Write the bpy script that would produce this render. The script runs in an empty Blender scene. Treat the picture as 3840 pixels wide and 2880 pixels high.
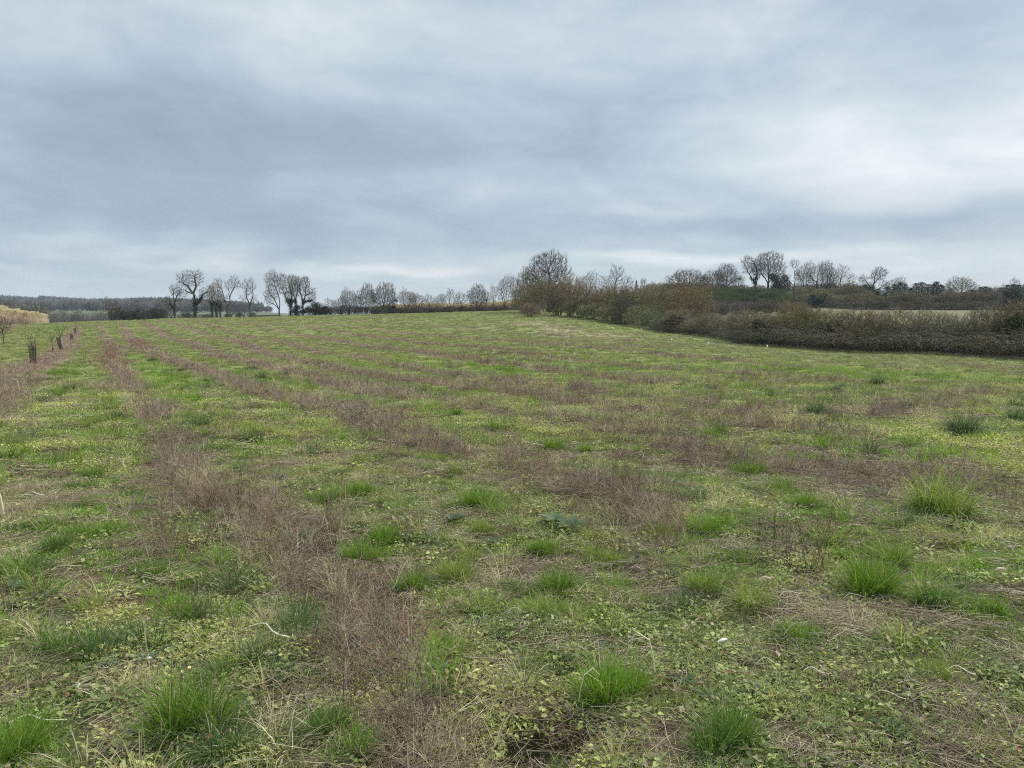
import bpy, math, random, time
import numpy as np
from mathutils import Vector, kdtree
T0 = time.time()
sc = bpy.context.scene
C = sc.collection
rad = math.radians

# ------------------------------------------------------------------ camera
CAM_H = 1.6
PITCH = rad(4.95)
FPX = 2885.0                      # focal length in source pixels (3840 wide)
cam = bpy.data.cameras.new('camera')
cam.sensor_fit = 'HORIZONTAL'; cam.sensor_width = 36
cam.lens = 36 * FPX / 3840
cam.clip_start = 0.05; cam.clip_end = 20000
camo = bpy.data.objects.new('camera', cam); C.objects.link(camo)
camo.location = (0, 0, CAM_H); camo.rotation_euler = (rad(90) - PITCH, 0, 0)
sc.camera = camo

def ray(px, py):
    """dx/dy and dz/dy of the view ray through source pixel (px, py)."""
    cx = (px - 1920) / FPX; cy = (1440 - py) / FPX
    dy = math.cos(PITCH) + cy * math.sin(PITCH)
    dz = -math.sin(PITCH) + cy * math.cos(PITCH)
    return cx / dy, dz / dy

# ------------------------------------------------------------------ view
sc.view_settings.view_transform = 'Standard'
sc.view_settings.look = 'None'
sc.view_settings.exposure = 1.58
sc.view_settings.gamma = 1.0
sc.view_settings.use_curve_mapping = False
sc.cycles.max_bounces = 4
sc.cycles.diffuse_bounces = 2
sc.cycles.glossy_bounces = 1
sc.cycles.transmission_bounces = 3
sc.cycles.volume_bounces = 0
sc.cycles.use_denoising = False
sc.cycles.use_adaptive_sampling = False
sc.cycles.sample_clamp_direct = 4.0
sc.cycles.sample_clamp_indirect = 2.0
sc.cycles.pixel_filter_type = 'BLACKMAN_HARRIS'
sc.cycles.filter_width = 1.1

# ------------------------------------------------------------------ node helpers
class NT:
    def __init__(s, tree): s.t = tree; s.n = tree.nodes; s.l = tree.links
    def node(s, typ, **kw):
        n = s.n.new(typ)
        for k, v in kw.items(): setattr(n, k, v)
        return n
    def put(s, sock, v):
        if hasattr(v, 'is_output') or isinstance(v, bpy.types.NodeSocket): s.l.new(v, sock)
        else: sock.default_value = v
    def m(s, op, a, b=None, c=None, clamp=False):
        n = s.n.new('ShaderNodeMath'); n.operation = op; n.use_clamp = clamp
        s.put(n.inputs[0], a)
        if b is not None: s.put(n.inputs[1], b)
        if c is not None: s.put(n.inputs[2], c)
        return n.outputs[0]
    def vm(s, op, a, b=None):
        n = s.n.new('ShaderNodeVectorMath'); n.operation = op
        s.put(n.inputs[0], a)
        if b is not None: s.put(n.inputs['Scale'] if op == 'SCALE' else n.inputs[1], b)
        return n.outputs[0]
    def mix(s, f, a, b, typ='MIX'):
        n = s.n.new('ShaderNodeMix'); n.data_type = 'RGBA'; n.blend_type = typ
        s.put(n.inputs['Factor'], f); s.put(n.inputs['A'], a); s.put(n.inputs['B'], b)
        return n.outputs['Result']
    def ramp(s, f, stops, interp='LINEAR'):
        n = s.n.new('ShaderNodeValToRGB'); n.color_ramp.interpolation = interp
        e = n.color_ramp.elements
        while len(e) < len(stops): e.new(0.5)
        for k, (p, c) in zip(e, stops): k.position = p; k.color = (*c, 1)
        s.put(n.inputs[0], f); return n.outputs[0]
    def noise(s, vec, scale, detail=4, rough=0.55, dist=0.0):
        n = s.n.new('ShaderNodeTexNoise'); s.put(n.inputs['Vector'], vec)
        n.inputs['Scale'].default_value = scale; n.inputs['Detail'].default_value = detail
        n.inputs['Roughness'].default_value = rough; n.inputs['Distortion'].default_value = dist
        return n.outputs[0]

# ------------------------------------------------------------------ world: overcast sky
w = bpy.data.worlds.new('World'); sc.world = w; w.use_nodes = True
W = NT(w.node_tree); W.n.clear()
SUN_EL, SUN_AZ = rad(38), rad(48)                      # azimuth clockwise from +Y
sky = W.node('ShaderNodeTexSky', sky_type='NISHITA', sun_disc=False)
sky.sun_elevation = SUN_EL; sky.sun_rotation = SUN_AZ
bg1 = W.node('ShaderNodeBackground'); W.put(bg1.inputs[0], sky.outputs[0]); bg1.inputs[1].default_value = 0.06
tc = W.node('ShaderNodeTexCoord')
sep = W.node('ShaderNodeSeparateXYZ'); W.put(sep.inputs[0], tc.outputs['Generated'])
X, Y, Z = sep.outputs
# cloud-layer plane coordinates (a layer seen in perspective) and angles
zc = W.m('ADD', W.m('MAXIMUM', Z, 0.0), 0.13)
comb = W.node('ShaderNodeCombineXYZ')
W.put(comb.inputs[0], W.m('DIVIDE', X, zc)); W.put(comb.inputs[1], W.m('DIVIDE', Y, zc))
plane = comb.outputs[0]
az0 = W.m('ARCTAN2', X, Y); el0 = W.m('ARCSINE', Z)
warp = W.noise(plane, 0.55, 3, 0.5)
warp2 = W.noise(W.vm('ADD', plane, (7.3, 2.1, 0)), 0.8, 3, 0.5)
az = W.m('ADD', az0, W.m('MULTIPLY', W.m('SUBTRACT', warp, 0.5), 0.30))
el = W.m('ADD', el0, W.m('MULTIPLY', W.m('SUBTRACT', warp2, 0.5), 0.10))
acc = 0.48
BL = [  # px, py, half-width px, half-height px, amount: thin or thick places of the cloud layer
 (250, 80, 1300, 170, 0.12), (1100, 60, 420, 240, 0.26), (1700, 120, 700, 200, 0.10), (2750, 120, 500, 160, 0.12),
 (250, 420, 700, 170, -0.24), (900, 520, 800, 150, -0.22), (1500, 620, 700, 180, -0.14), (200, 760, 700, 110, -0.20),
 (650, 840, 600, 60, -0.10), (2500, 290, 400, 160, -0.08), (2300, 560, 300, 130, -0.14), (3350, 180, 500, 130, 0.00),
 (3050, 480, 330, 110, 0.20), (3450, 600, 520, 140, 0.42), (2800, 650, 600, 60, 0.10), (1800, 680, 500, 45, 0.16), (2900, 830, 900, 55, -0.16),
 (3500, 850, 500, 60, -0.14), (2000, 860, 500, 70, -0.10), (1150, 905, 500, 70, -0.08), (250, 925, 420, 34, 0.20),
 (100, 1030, 300, 22, 0.12), (1500, 1005, 420, 45, 0.40), (2500, 990, 380, 40, 0.34), (3150, 985, 500, 30, 0.26), (3650, 1020, 300, 50, 0.08),
 (800, 960, 300, 22, 0.14), (3700, 60, 300, 120, -0.08), (2450, 790, 380, 30, 0.12), (600, 640, 900, 25, 0.05),
]
for px, py, hw, hh, am in BL:
    am = am * (.85 if am < 0 else .9)
    dx, dz = ray(px, py)
    a = math.atan2(dx, 1); e = math.atan2(dz, math.hypot(dx, 1))
    qa = W.m('DIVIDE', W.m('SUBTRACT', az, a), hw / FPX * 0.9)
    qe = W.m('DIVIDE', W.m('SUBTRACT', el, e), hh / FPX)
    q = W.m('ADD', W.m('MULTIPLY', qa, qa), W.m('MULTIPLY', qe, qe))
    g = W.m('MULTIPLY', W.m('POWER', 2.71828, W.m('MULTIPLY', q, -1.0)), am)
    acc = W.m('ADD', acc, g)
strc = W.node('ShaderNodeMapping'); strc.inputs['Scale'].default_value = (0.6, 1.5, 1)
strc.inputs['Rotation'].default_value = (0, 0, rad(-14)); W.put(strc.inputs[0], plane)
n1 = W.noise(strc.outputs[0], 0.8, 5, 0.5, 0.4)
n2 = W.noise(strc.outputs[0], 3.0, 4, 0.5, 0.3)
ang = W.node('ShaderNodeCombineXYZ'); W.put(ang.inputs[0], az0); W.put(ang.inputs[1], W.m('ADD', W.m('MULTIPLY', el0, 2.4), W.m('MULTIPLY', az0, 0.12))); ang.inputs[2].default_value = 0.37
n3 = W.noise(ang.outputs[0], 5.5, 6, 0.52, 0.5)
n4 = W.noise(ang.outputs[0], 17.0, 5, 0.55, 0.4)
acc = W.m('ADD', acc, W.m('MULTIPLY', W.m('SUBTRACT', n3, 0.5), 0.64))
acc = W.m('ADD', acc, W.m('MULTIPLY', W.m('SUBTRACT', n4, 0.5), 0.20))
acc = W.m('ADD', acc, W.m('MULTIPLY', W.m('SUBTRACT', n1, 0.5), 0.18))
acc = W.m('ADD', acc, W.m('MULTIPLY', W.m('SUBTRACT', n2, 0.5), 0.10))
# very low sky evens out to a pale grey
low = W.node('ShaderNodeMapRange'); low.interpolation_type = 'SMOOTHSTEP'; W.put(low.inputs[0], el0)
low.inputs[1].default_value = 0.0; low.inputs[2].default_value = 0.09; low.inputs[3].default_value = 0.55; low.inputs[4].default_value = 0.0
acc = W.m('ADD', W.m('MULTIPLY', acc, W.m('SUBTRACT', 1.0, low.outputs[0])), W.m('MULTIPLY', low.outputs[0], 0.62), clamp=True)
col = W.ramp(acc, [(0.0, (0.29, 0.36, 0.45)), (0.25, (0.352, 0.435, 0.535)), (0.45, (0.455, 0.54, 0.625)),
                   (0.65, (0.585, 0.655, 0.715)), (0.85, (0.74, 0.775, 0.81)), (1.0, (0.86, 0.87, 0.89))])
hue = W.noise(W.vm('ADD', plane, (3.1, 9.2, 0)), 0.9, 3, 0.5)
col = W.mix(W.m('MULTIPLY', W.m('SUBTRACT', hue, 0.40, clamp=True), 1.6, clamp=True), col, (0.93, 1.035, 1.0, 1), 'MULTIPLY')
# overcast luminance rises toward the zenith (CIE overcast sky)
zen = W.node('ShaderNodeMapRange'); zen.interpolation_type = 'SMOOTHSTEP'; W.put(zen.inputs[0], Z)
zen.inputs[1].default_value = 0.38; zen.inputs[2].default_value = 0.95; zen.inputs[3].default_value = 1.0; zen.inputs[4].default_value = 2.7
bg2 = W.node('ShaderNodeBackground'); W.put(bg2.inputs[0], W.vm('SCALE', col, 0.346)); W.put(bg2.inputs[1], zen.outputs[0])
ms = W.node('ShaderNodeMixShader'); ms.inputs[0].default_value = 0.94
W.put(ms.inputs[1], bg1.outputs[0]); W.put(ms.inputs[2], bg2.outputs[0])
out = W.node('ShaderNodeOutputWorld'); W.put(out.inputs[0], ms.outputs[0])

sun = bpy.data.lights.new('sun', 'SUN'); sun.energy = 1.5; sun.angle = rad(10); sun.color = (1.0, 0.965, 0.91)
suno = bpy.data.objects.new('sun', sun); C.objects.link(suno)
sd = Vector((math.sin(SUN_AZ) * math.cos(SUN_EL), math.cos(SUN_AZ) * math.cos(SUN_EL), math.sin(SUN_EL)))
suno.rotation_euler = sd.to_track_quat('Z', 'Y').to_euler(); suno.location = (30, 30, 60)

# ------------------------------------------------------------------ numpy noise
_rt = np.random.RandomState(7).rand(256, 256)
def vnoise(x, y):
    xi = np.floor(x).astype(int); yi = np.floor(y).astype(int)
    fx = x - xi; fy = y - yi; fx = fx * fx * (3 - 2 * fx); fy = fy * fy * (3 - 2 * fy)
    a = _rt[xi & 255, yi & 255]; b = _rt[(xi + 1) & 255, yi & 255]; c = _rt[xi & 255, (yi + 1) & 255]; d = _rt[(xi + 1) & 255, (yi + 1) & 255]
    return (a * (1 - fx) + b * fx) * (1 - fy) + (c * (1 - fx) + d * fx) * fy
def fbm(x, y, s, o=3, ox=0.0):
    x = x / s + ox; y = y / s + ox * 1.7; v = 0; a = 1; t = 0
    for k in range(o):
        v = v + a * vnoise(x, y); t += a; a *= 0.5; x = x * 2.03 + 11.3; y = y * 2.03 + 5.7
    return v / t
def sstep(a, b, x): t = np.clip((x - a) / (b - a), 0, 1); return t * t * (3 - 2 * t)

# ------------------------------------------------------------------ terrain
# columns: source px -> list of (distance, image row of the ground there)
FLATY = lambda Y: 0.0
COLS = {
 -900: [(60, 'z0'), (110, 'z0.3'), (150, 'z0.2'), (230, 'z-3'), (330, 'z-5'), (500, 'z3'), (800, 'z16'), (1000, 'z22'), (1300, 'z27'), (1700, 'z20')],
 0:    [(60, 'z0'), (110, 'z0.15'), (150, 1217), (230, 'z-2'), (330, 'z-5'), (500, 1172), (800, 1142), (1000, 1124), (1300, 1116), (1700, 'z15')],
 270:  [(60, 'z0.05'), (95, 'z0.65'), (118, 1205), (140, 'z0.4'), (220, 'z-4.5'), (330, 'z-5'), (430, 1178), (520, 1163), (800, 1156), (1100, 1149), (1300, 1147), (1700, 'z10')],
 450:  [(60, 'z0.05'), (95, 'z0.8'), (122, 1199), (140, 'z0.8'), (220, 'z-3'), (330, 'z-3'), (430, 1175), (520, 1163), (800, 1158), (1100, 1150), (1300, 1148), (1700, 'z10')],
 620:  [(60, 'z0.05'), (95, 'z0.9'), (125, 1196), (150, 1196), (220, 'z-1'), (330, 1196), (430, 1186), (520, 1172), (750, 1150), (950, 1140), (1200, 1136), (1700, 'z10')],
 850:  [(60, 'z0.05'), (95, 'z1.0'), (125, 1192), (150, 1191), (220, 'z-1'), (330, 1194), (430, 1180), (520, 1164), (750, 1160), (950, 1158), (1200, 1158), (1700, 'z5')],
 1100: [(60, 'z0.1'), (95, 'z1.05'), (130, 1186), (155, 1186), (220, 'z0'), (330, 1190), (430, 1182), (520, 1177), (750, 1178), (950, 1179), (1700, 'z0')],
 1500: [(60, 'z0.2'), (100, 'z1.5'), (148, 1177), (165, 1177), (200, 'z1.9'), (330, 'z0'), (520, 'z-2'), (1000, 'z0'), (1700, 'z0')],
 1880: [(60, 'z0.4'), (95, 'z1.6'), (132, 1166), (150, 1167), (200, 'z2.4'), (330, 'z2'), (520, 'z0'), (1000, 'z0'), (1700, 'z0')],
 2030: [(60, 'z0.3'), (90, 'z1.3'), (112, 1176), (140, 1165), (200, 1150), (330, 'z5'), (520, 'z2'), (1000, 'z0'), (1700, 'z0')],
 2300: [(50, 'z0'), (75, 'z0.3'), (92, 1209), (140, 1165), (210, 1105), (280, 1095), (520, 'z6'), (1000, 'z0'), (1700, 'z0')],
 2500: [(40, 'z0'), (60, 'z-0.15'), (79, 1251), (100, 1225), (140, 1175), (215, 1092), (280, 1085), (520, 'z8'), (1000, 'z0'), (1700, 'z0')],
 2800: [(28, 'z0'), (45, 'z-0.4'), (63, 1297), (85, 1235), (130, 1168), (150, 1142), (200, 1086), (260, 1084), (520, 'z8'), (1000, 'z0'), (1700, 'z0')],
 3200: [(22, 'z0'), (38, 'z-0.5'), (54, 1325), (80, 1240), (120, 1185), (158, 1163), (190, 1140), (230, 1120), (300, 1115), (520, 'z8'), (1700, 'z0')],
 3840: [(18, 'z0'), (32, 'z-0.55'), (46, 1353), (70, 1260), (120, 1182), (158, 1163), (190, 1140), (230, 1122), (300, 1118), (520, 'z8'), (1700, 'z0')],
 5000: [(18, 'z0'), (32, 'z-0.55'), (46, 'z-1'), (70, 'z-0.5'), (120, 'z1.5'), (158, 'z2.9'), (230, 'z6'), (300, 'z8'), (1700, 'z0')],
}
NU, NS = 200, 260
U = np.linspace(-1.05, 1.05, NU); S = np.linspace(math.log(2), math.log(9000), NS)
cu, cz = [], []
for px in sorted(COLS):
    ys, zs = [2.0, 14.0], [0.0, 0.0]
    for d, v in COLS[px]:
        z = float(v[1:]) if isinstance(v, str) else CAM_H + d * ray(px, v)[1]
        ys.append(d); zs.append(z)
    ys += [3000, 9000]; zs += [zs[-1] * .3, -10]
    cu.append(ray(px, 1190)[0]); cz.append(np.interp(S, np.log(ys), zs))
cz = np.array(cz); cu = np.array(cu)
TZ = np.array([np.interp(U, cu, cz[:, j]) for j in range(NS)]).T       # NU x NS
def gsm(a, s, ax):
    k = np.exp(-0.5 * (np.arange(-3 * s, 3 * s + 1) / s) ** 2); k /= k.sum()
    p = [(0, 0), (0, 0)]; p[ax] = (3 * s, 3 * s); b = np.pad(a, p, mode='edge')
    return np.apply_along_axis(lambda v: np.convolve(v, k, 'valid'), ax, b)
TZ = gsm(gsm(TZ, 3, 0), 1, 1)
def base_z(x, y):
    x = np.asarray(x, float); y = np.asarray(y, float)
    r = np.hypot(x, y) + 1e-6; th = np.clip(np.arctan2(x, y), -0.78, 0.78)
    u = np.tan(th); Yd = np.maximum(r * np.cos(th), 2.0)
    fi = np.clip((u - U[0]) / (U[1] - U[0]), 0, NU - 1.001); fj = np.clip((np.log(Yd) - S[0]) / (S[1] - S[0]), 0, NS - 1.001)
    i = fi.astype(int); j = fj.astype(int); fi -= i; fj -= j
    return (TZ[i, j] * (1 - fi) + TZ[i + 1, j] * fi) * (1 - fj) + (TZ[i, j + 1] * (1 - fi) + TZ[i + 1, j + 1] * fi) * fj
def at(px, py, Ymax=400):
    """the point of the ground seen at a source pixel"""
    dx, dz = ray(px, py)
    Ys = np.geomspace(1.5, Ymax, 1500)
    d = CAM_H + Ys * dz - base_z(Ys * dx, Ys)
    k = np.argmax(d < 0)
    if d[k] >= 0: k = len(Ys) - 1
    y = Ys[k]
    return dx * y, y
PIT = at(1990, 2800)
def ground_z(x, y):
    x = np.asarray(x, float); y = np.asarray(y, float)
    r = np.hypot(x, y)
    f = np.clip(1.4 - r / 120, 0.25, 1)
    z = base_z(x, y) + ((fbm(x, y, 1.1, 3, 3.3) - 0.5) * 0.13 + (fbm(x, y, 0.22, 2, 8.1) - 0.5) * 0.05) * f + (fbm(x, y, 7, 2, 1.3) - .5) * .22 * np.clip(r / 25, 0, 1)
    z = z - 0.26 * np.exp(-(((x - PIT[0]) / 0.18) ** 2 + ((y - PIT[1]) / 0.17) ** 2))
    return z
def gz(x, y): return float(ground_z(np.array([x]), np.array([y]))[0])

# ------------------------------------------------------------------ planted rows and vegetation patches
SS = 3840 / 2212
ROWS = [  # traced on the 2212 px wide view, half width in m, strength
 ([(165,703),(150,740),(118,768),(70,795),(15,835),(-60,890),(-300,1050)], .62, 1),
 ([(215,700),(235,740),(252,785),(285,835),(318,885),(345,930),(368,990),(430,1060),(530,1110),(640,1165),(760,1260),(800,1380),(860,1500),(930,1700)], 0.26, 1),
 ([(262,700),(290,740),(350,772),(430,800),(520,838),(600,866),(700,888),(800,905),(880,960),(1070,1005),(1280,1070),(1400,1120)], 0.37, .95),
 ([(310,698),(400,740),(480,768),(560,790),(640,808),(720,828),(820,850),(950,872),(1050,890),(1200,915),(1330,940),(1450,968),(1560,1000),(1800,1020),(1960,1050)], 0.46, 1),
 ([(365,697),(480,733),(600,768),(700,793),(830,815),(950,832),(1100,852),(1250,878),(1400,902),(1550,918),(1700,935),(1950,960)], 0.41, 1),
 ([(420,695),(560,733),(760,768),(900,798),(1080,822),(1250,848),(1450,876),(1600,893),(1900,905)], 0.37, .85),
 ([(480,693),(640,722),(860,756),(1100,790),(1350,826),(1600,856),(2000,880)], 0.36, .95),
 ([(540,692),(760,722),(1000,750),(1250,780),(1500,808),(1900,838)], 0.36, .9),
 ([(600,691),(840,714),(1100,738),(1400,762),(1750,800)], 0.36, .9),
 ([(680,690),(950,708),(1250,728),(1500,746)], 0.36, .8),
 ([(760,688),(1000,700),(1300,716)], 0.36, .8),
 ([(-60,735),(-10,722),(35,703),(60,694)], 0.44, .9),
]
SEG = []
for pts, hw, stg in ROWS:
    P = [at(a * SS, b * SS) for a, b in pts]
    for a, b in zip(P[:-1], P[1:]): SEG.append((*a, *b, hw, stg))
def row_field(x, y):
    m = np.zeros_like(x)
    wob = (fbm(x, y, 1.3, 3, 5.5) - 0.5) * 0.8
    for x0, y0, x1, y1, hw, stg in SEG:
        lo = min(y0, y1) - 2.5; hi = max(y0, y1) + 2.5
        k = (y > lo) & (y < hi)
        if not k.any(): continue
        xx = x[k]; yy = y[k]; dx = x1 - x0; dy = y1 - y0; L = dx * dx + dy * dy + 1e-9
        t = np.clip(((xx - x0) * dx + (yy - y0) * dy) / L, 0, 1)
        d = np.hypot(xx - x0 - t * dx, yy - y0 - t * dy)
        m[k] = np.maximum(m[k], stg * (1 - sstep(hw * 0.6, hw * 1.15, d + wob[k] * .45)))
    gaps = sstep(0.24, 0.44, fbm(x, y, 3.2, 3, 9.9))
    return m * (0.35 + 0.65 * gaps)
# patches: source px, py, half sizes, kind
PATCH = [
 (700,2000,130,180,'B',.45),(900,1850,120,100,'B',.3),(640,1760,90,120,'B',.7),(1330,2330,190,220,'B',1.0),(1180,2200,120,160,'B',.6),(1420,2550,160,230,'B',.9),
 (1500,2700,300,260,'Y',.7),(1750,2600,260,200,'Y',1.2),(1650,2500,120,80,'Y',1),(1700,2760,200,160,'Y',1),(2100,2640,140,90,'Y',.8),(600,2500,220,140,'Y',1),(830,2380,230,150,'Y',.9),(500,2330,220,90,'Y',.8),
 (1580,2370,120,60,'R',1.2),(1720,2480,80,60,'R',1),(520,2830,150,60,'R',.7),(1980,2790,190,130,'X',1.5),(2130,2730,150,70,'R',.6),
 (450,2670,130,60,'S',1.4),(500,2450,90,40,'S',1.2),(420,2320,160,40,'S',.9),(380,2180,170,40,'S',.7),(3320,2310,130,40,'S',1.2),(2460,2830,130,60,'S',1),(1830,2540,130,80,'D',1.1),
 (3300,2370,240,50,'D',1.3),(3180,2350,200,50,'D',.8),(2900,2240,90,60,'D',1),(3250,1800,330,60,'D',1.5),(3050,1720,200,60,'D',.8),(3480,1790,170,60,'B',.7),
 (3650,1860,160,120,'B',1.3),(3050,2080,170,140,'B',.9),(2330,1900,220,110,'B',.7),(2480,2040,140,150,'B',.8),(2000,1720,200,90,'B',.6),(1400,1680,170,80,'B',.6),(1330,1560,130,80,'B',.8),
 (2650,1680,180,90,'B',.9),(2350,1620,260,70,'B',1),(2600,1560,200,60,'B',.8),(2950,1560,250,60,'B',.8),(3300,1540,250,60,'B',.7),(2900,1450,280,30,'B',.6),(3600,1540,200,60,'B',.7),(2500,1440,300,22,'B',.5),(3350,1450,250,20,'B',.4),(3700,1480,200,25,'B',.5),(2150,1520,150,30,'B',.5),
 (0,1430,120,90,'B',.9),(60,1620,120,60,'K',.5),(150,2080,200,110,'G',.4),(320,1950,160,80,'G',.9),(300,2060,160,60,'G',.8),(150,1880,160,100,'D',.7),(120,2230,160,130,'B',.5),
 (1100,2010,260,110,'K',.9),(2000,2420,330,110,'K',1.3),(1900,2330,200,60,'K',.8),(2600,2430,260,160,'K',1),(2900,2560,350,160,'K',1.1),(3300,2680,380,180,'K',1.2),(2750,2640,220,120,'K',.9),(220,2600,260,80,'K',.8),(100,2560,150,80,'K',.7),
 (3600,2700,220,160,'D',.5),(3000,2480,300,50,'D',.45),(2800,2180,200,60,'K',.7),(3300,2480,250,60,'K',.6),(3650,2450,200,80,'K',.5),(1500,2120,160,60,'K',.5),(2050,2120,220,50,'D',.7),(1850,2170,160,40,'D',.6),
 (2750,1790,330,45,'G',1.6),(2950,1850,330,45,'G',1.4),(3200,1930,380,60,'G',1.2),(2600,2000,180,90,'G',.9),(3500,1720,260,70,'G',1),(3650,1690,200,60,'G',.9),(3150,1720,200,60,'G',.7),(3250,2200,200,70,'G',.7),(3700,2230,200,90,'G',1),
 (3400,2120,300,60,'G',.8),(3700,2080,150,60,'G',.6),(2450,2200,300,40,'G',.4),(1700,1540,180,50,'G',1.1),(1560,1520,140,30,'G',1.2),(2050,1400,500,40,'G',.5),(3200,1400,700,30,'G',1),(3000,1480,400,30,'G',.6),
 (550,1400,90,110,'G',1.2),(650,1480,120,70,'G',.9),(400,1600,150,60,'G',.7),(900,1700,160,70,'G',.7),(250,1310,120,20,'G',.4),(230,1240,150,25,'G',1),(1300,1640,160,60,'G',.8),(1500,1800,250,60,'Y2',.9),(1100,1600,180,60,'Y2',.6),(150,1280,160,40,'Y2',1),
 (1250,2130,100,60,'K',.6),(600,2260,200,80,'G',.5),(700,2180,140,70,'G',.5),(2350,2500,60,40,'D',.8),(3250,2290,200,30,'D',.5),(1850,1830,200,50,'Y2',.6),(2000,1900,300,60,'Y2',.5),
 (2250,1260,160,16,'D',.45),(2100,1240,100,18,'D',.6),(2000,1215,100,16,'D',.5),(1420,1330,400,60,'Y2',.3),(408,1335,42,60,'R2',.9),(520,1292,45,20,'R2',.8),(1850,1330,250,16,'R2',.3),(3000,2300,200,40,'D',.5),
]
PW = []
for px, py, rx, ry, k, s in PATCH:
    x, y = at(px, py)
    y1 = at(px, max(py - ry, 1200))[1]; y2 = at(px, py + ry)[1]
    PW.append((x / y, y, rx / FPX, max((y1 - y2) / 2, 0.12), k, s))
def fields(x, y):
    """weights of the vegetation kinds at ground points"""
    x = np.asarray(x, float); y = np.asarray(y, float); r = np.hypot(x, y)
    F = {'r': r}
    F['row'] = row_field(x, y)
    wx = x + (fbm(x, y, .5, 2, 2.2) - .5) * .5 * np.clip(r / 5, .6, 3); wy = y + (fbm(x, y, .5, 2, 6.2) - .5) * .5 * np.clip(r / 5, .6, 3)
    for k in ('B', 'Y', 'R', 'S', 'D', 'K', 'G', 'Y2', 'R2', 'X'): F[k] = np.zeros_like(x)
    for px, py, rx, ry, k, s in PW:
        q = ((wx / np.maximum(wy, .5) - px) / rx) ** 2 + ((wy - py) / ry) ** 2 + 50 * (y < .5)
        sel = q < 3
        F[k][sel] += s * np.exp(-q[sel] * 1.7)
    F['n1'] = fbm(x, y, 2.6, 4, 1.1); F['n2'] = fbm(x, y, .7, 3, 4.4); F['n3'] = fbm(x, y, 11, 3, 7.7); F['n4'] = fbm(x, y, .35, 2, 14.4); F['n5'] = fbm(x, y, 1.2, 3, 21.4)
    dm = np.interp(r, [15, 45, 90], [1, .5, .3])
    for k in ('n1', 'n2', 'n4', 'n5'): F[k] = .47 + (F[k] - .47) * dm
    return F
def mixc(a, b, t): t = np.clip(t, 0, 1)[:, None]; return np.array(a) * (1 - t) + np.array(b) * t
GR_DARK = np.array((0.115, 0.200, 0.028)); GR_LUSH = np.array((0.185, 0.345, 0.022)); GR_OLIVE = np.array((0.255, 0.315, 0.068)); GR_YEL = np.array((0.39, 0.40, 0.095))
MAUVE = np.array((0.37, 0.265, 0.20)); TAN = np.array((0.50, 0.40, 0.265)); STRAW = np.array((0.66, 0.57, 0.37)); REDB = np.array((0.29, 0.145, 0.09)); GREY = np.array((0.125, 0.16, 0.085))
SOIL = np.array((0.155, 0.105, 0.066))
def grass_col(F):
    c = mixc(GR_OLIVE, GR_DARK, sstep(.42, .62, F['n2']) * .8)
    t = np.clip(F['G'], 0, 1) + sstep(.5, .68, F['n1']) * .6
    c = c * (1 - np.clip(t, 0, 1)[:, None]) + GR_LUSH * np.clip(t, 0, 1)[:, None]
    t = np.clip(F['Y2'] * .8 + sstep(.54, .72, F['n5']) * .55, 0, 1)[:, None]
    c = c * (1 - t) + GR_YEL * t
    t = (np.interp(F['r'], [10, 40], [0, .72]))[:, None]
    return c * (1 - t) + np.array((.182, .190, .074)) * t
def stem_col(F):
    c = mixc(MAUVE, TAN, sstep(.45, .75, F['n5']) * .7)
    t = np.clip(F['R2'], 0, 1)[:, None]
    return c * (1 - t) + REDB * t

# ------------------------------------------------------------------ mesh helpers
def make_mesh(name, V, Fc, mats, attrs=None, mat_index=None, smooth=False):
    me = bpy.data.meshes.new(name)
    V = np.asarray(V, np.float32)
    if isinstance(Fc, np.ndarray): Fc = [Fc]
    loops = []; starts = []; tot = 0
    for f in Fc:
        if len(f) == 0: continue
        k = f.shape[1]; loops.append(f.ravel()); starts.append(tot + np.arange(len(f)) * k); tot += f.size
    me.vertices.add(len(V)); me.vertices.foreach_set('co', V.ravel())
    lp = np.concatenate(loops).astype(np.int32); st = np.concatenate(starts).astype(np.int32)
    me.loops.add(len(lp)); me.loops.foreach_set('vertex_index', lp)
    me.polygons.add(len(st)); me.polygons.foreach_set('loop_start', st)
    if mat_index is not None: me.polygons.foreach_set('material_index', np.asarray(mat_index, np.int32))
    for m in (mats if isinstance(mats, (list, tuple)) else [mats]): me.materials.append(m)
    for k, v in (attrs or {}).items():
        v = np.asarray(v, np.float32)
        if v.ndim == 1: me.attributes.new(k, 'FLOAT', 'POINT').data.foreach_set('value', v)
        else: me.attributes.new(k, 'FLOAT_VECTOR', 'POINT').data.foreach_set('vector', v.ravel())
    me.update(calc_edges=True)
    if smooth: me.polygons.foreach_set('use_smooth', np.ones(len(st), bool))
    me.validate()
    return me
def link(name, me, parent=None, label=None, cat=None, group=None, kind=None, loc=None, color=None, hide=False):
    o = bpy.data.objects.new(name, me)
    if not hide: C.objects.link(o)
    if parent: o.parent = parent
    if label: o['label'] = label
    if cat: o['category'] = cat
    if group: o['group'] = group
    if kind: o['kind'] = kind
    if loc: o.location = loc
    if color is not None: o.color = (*color, 1)
    return o

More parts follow.
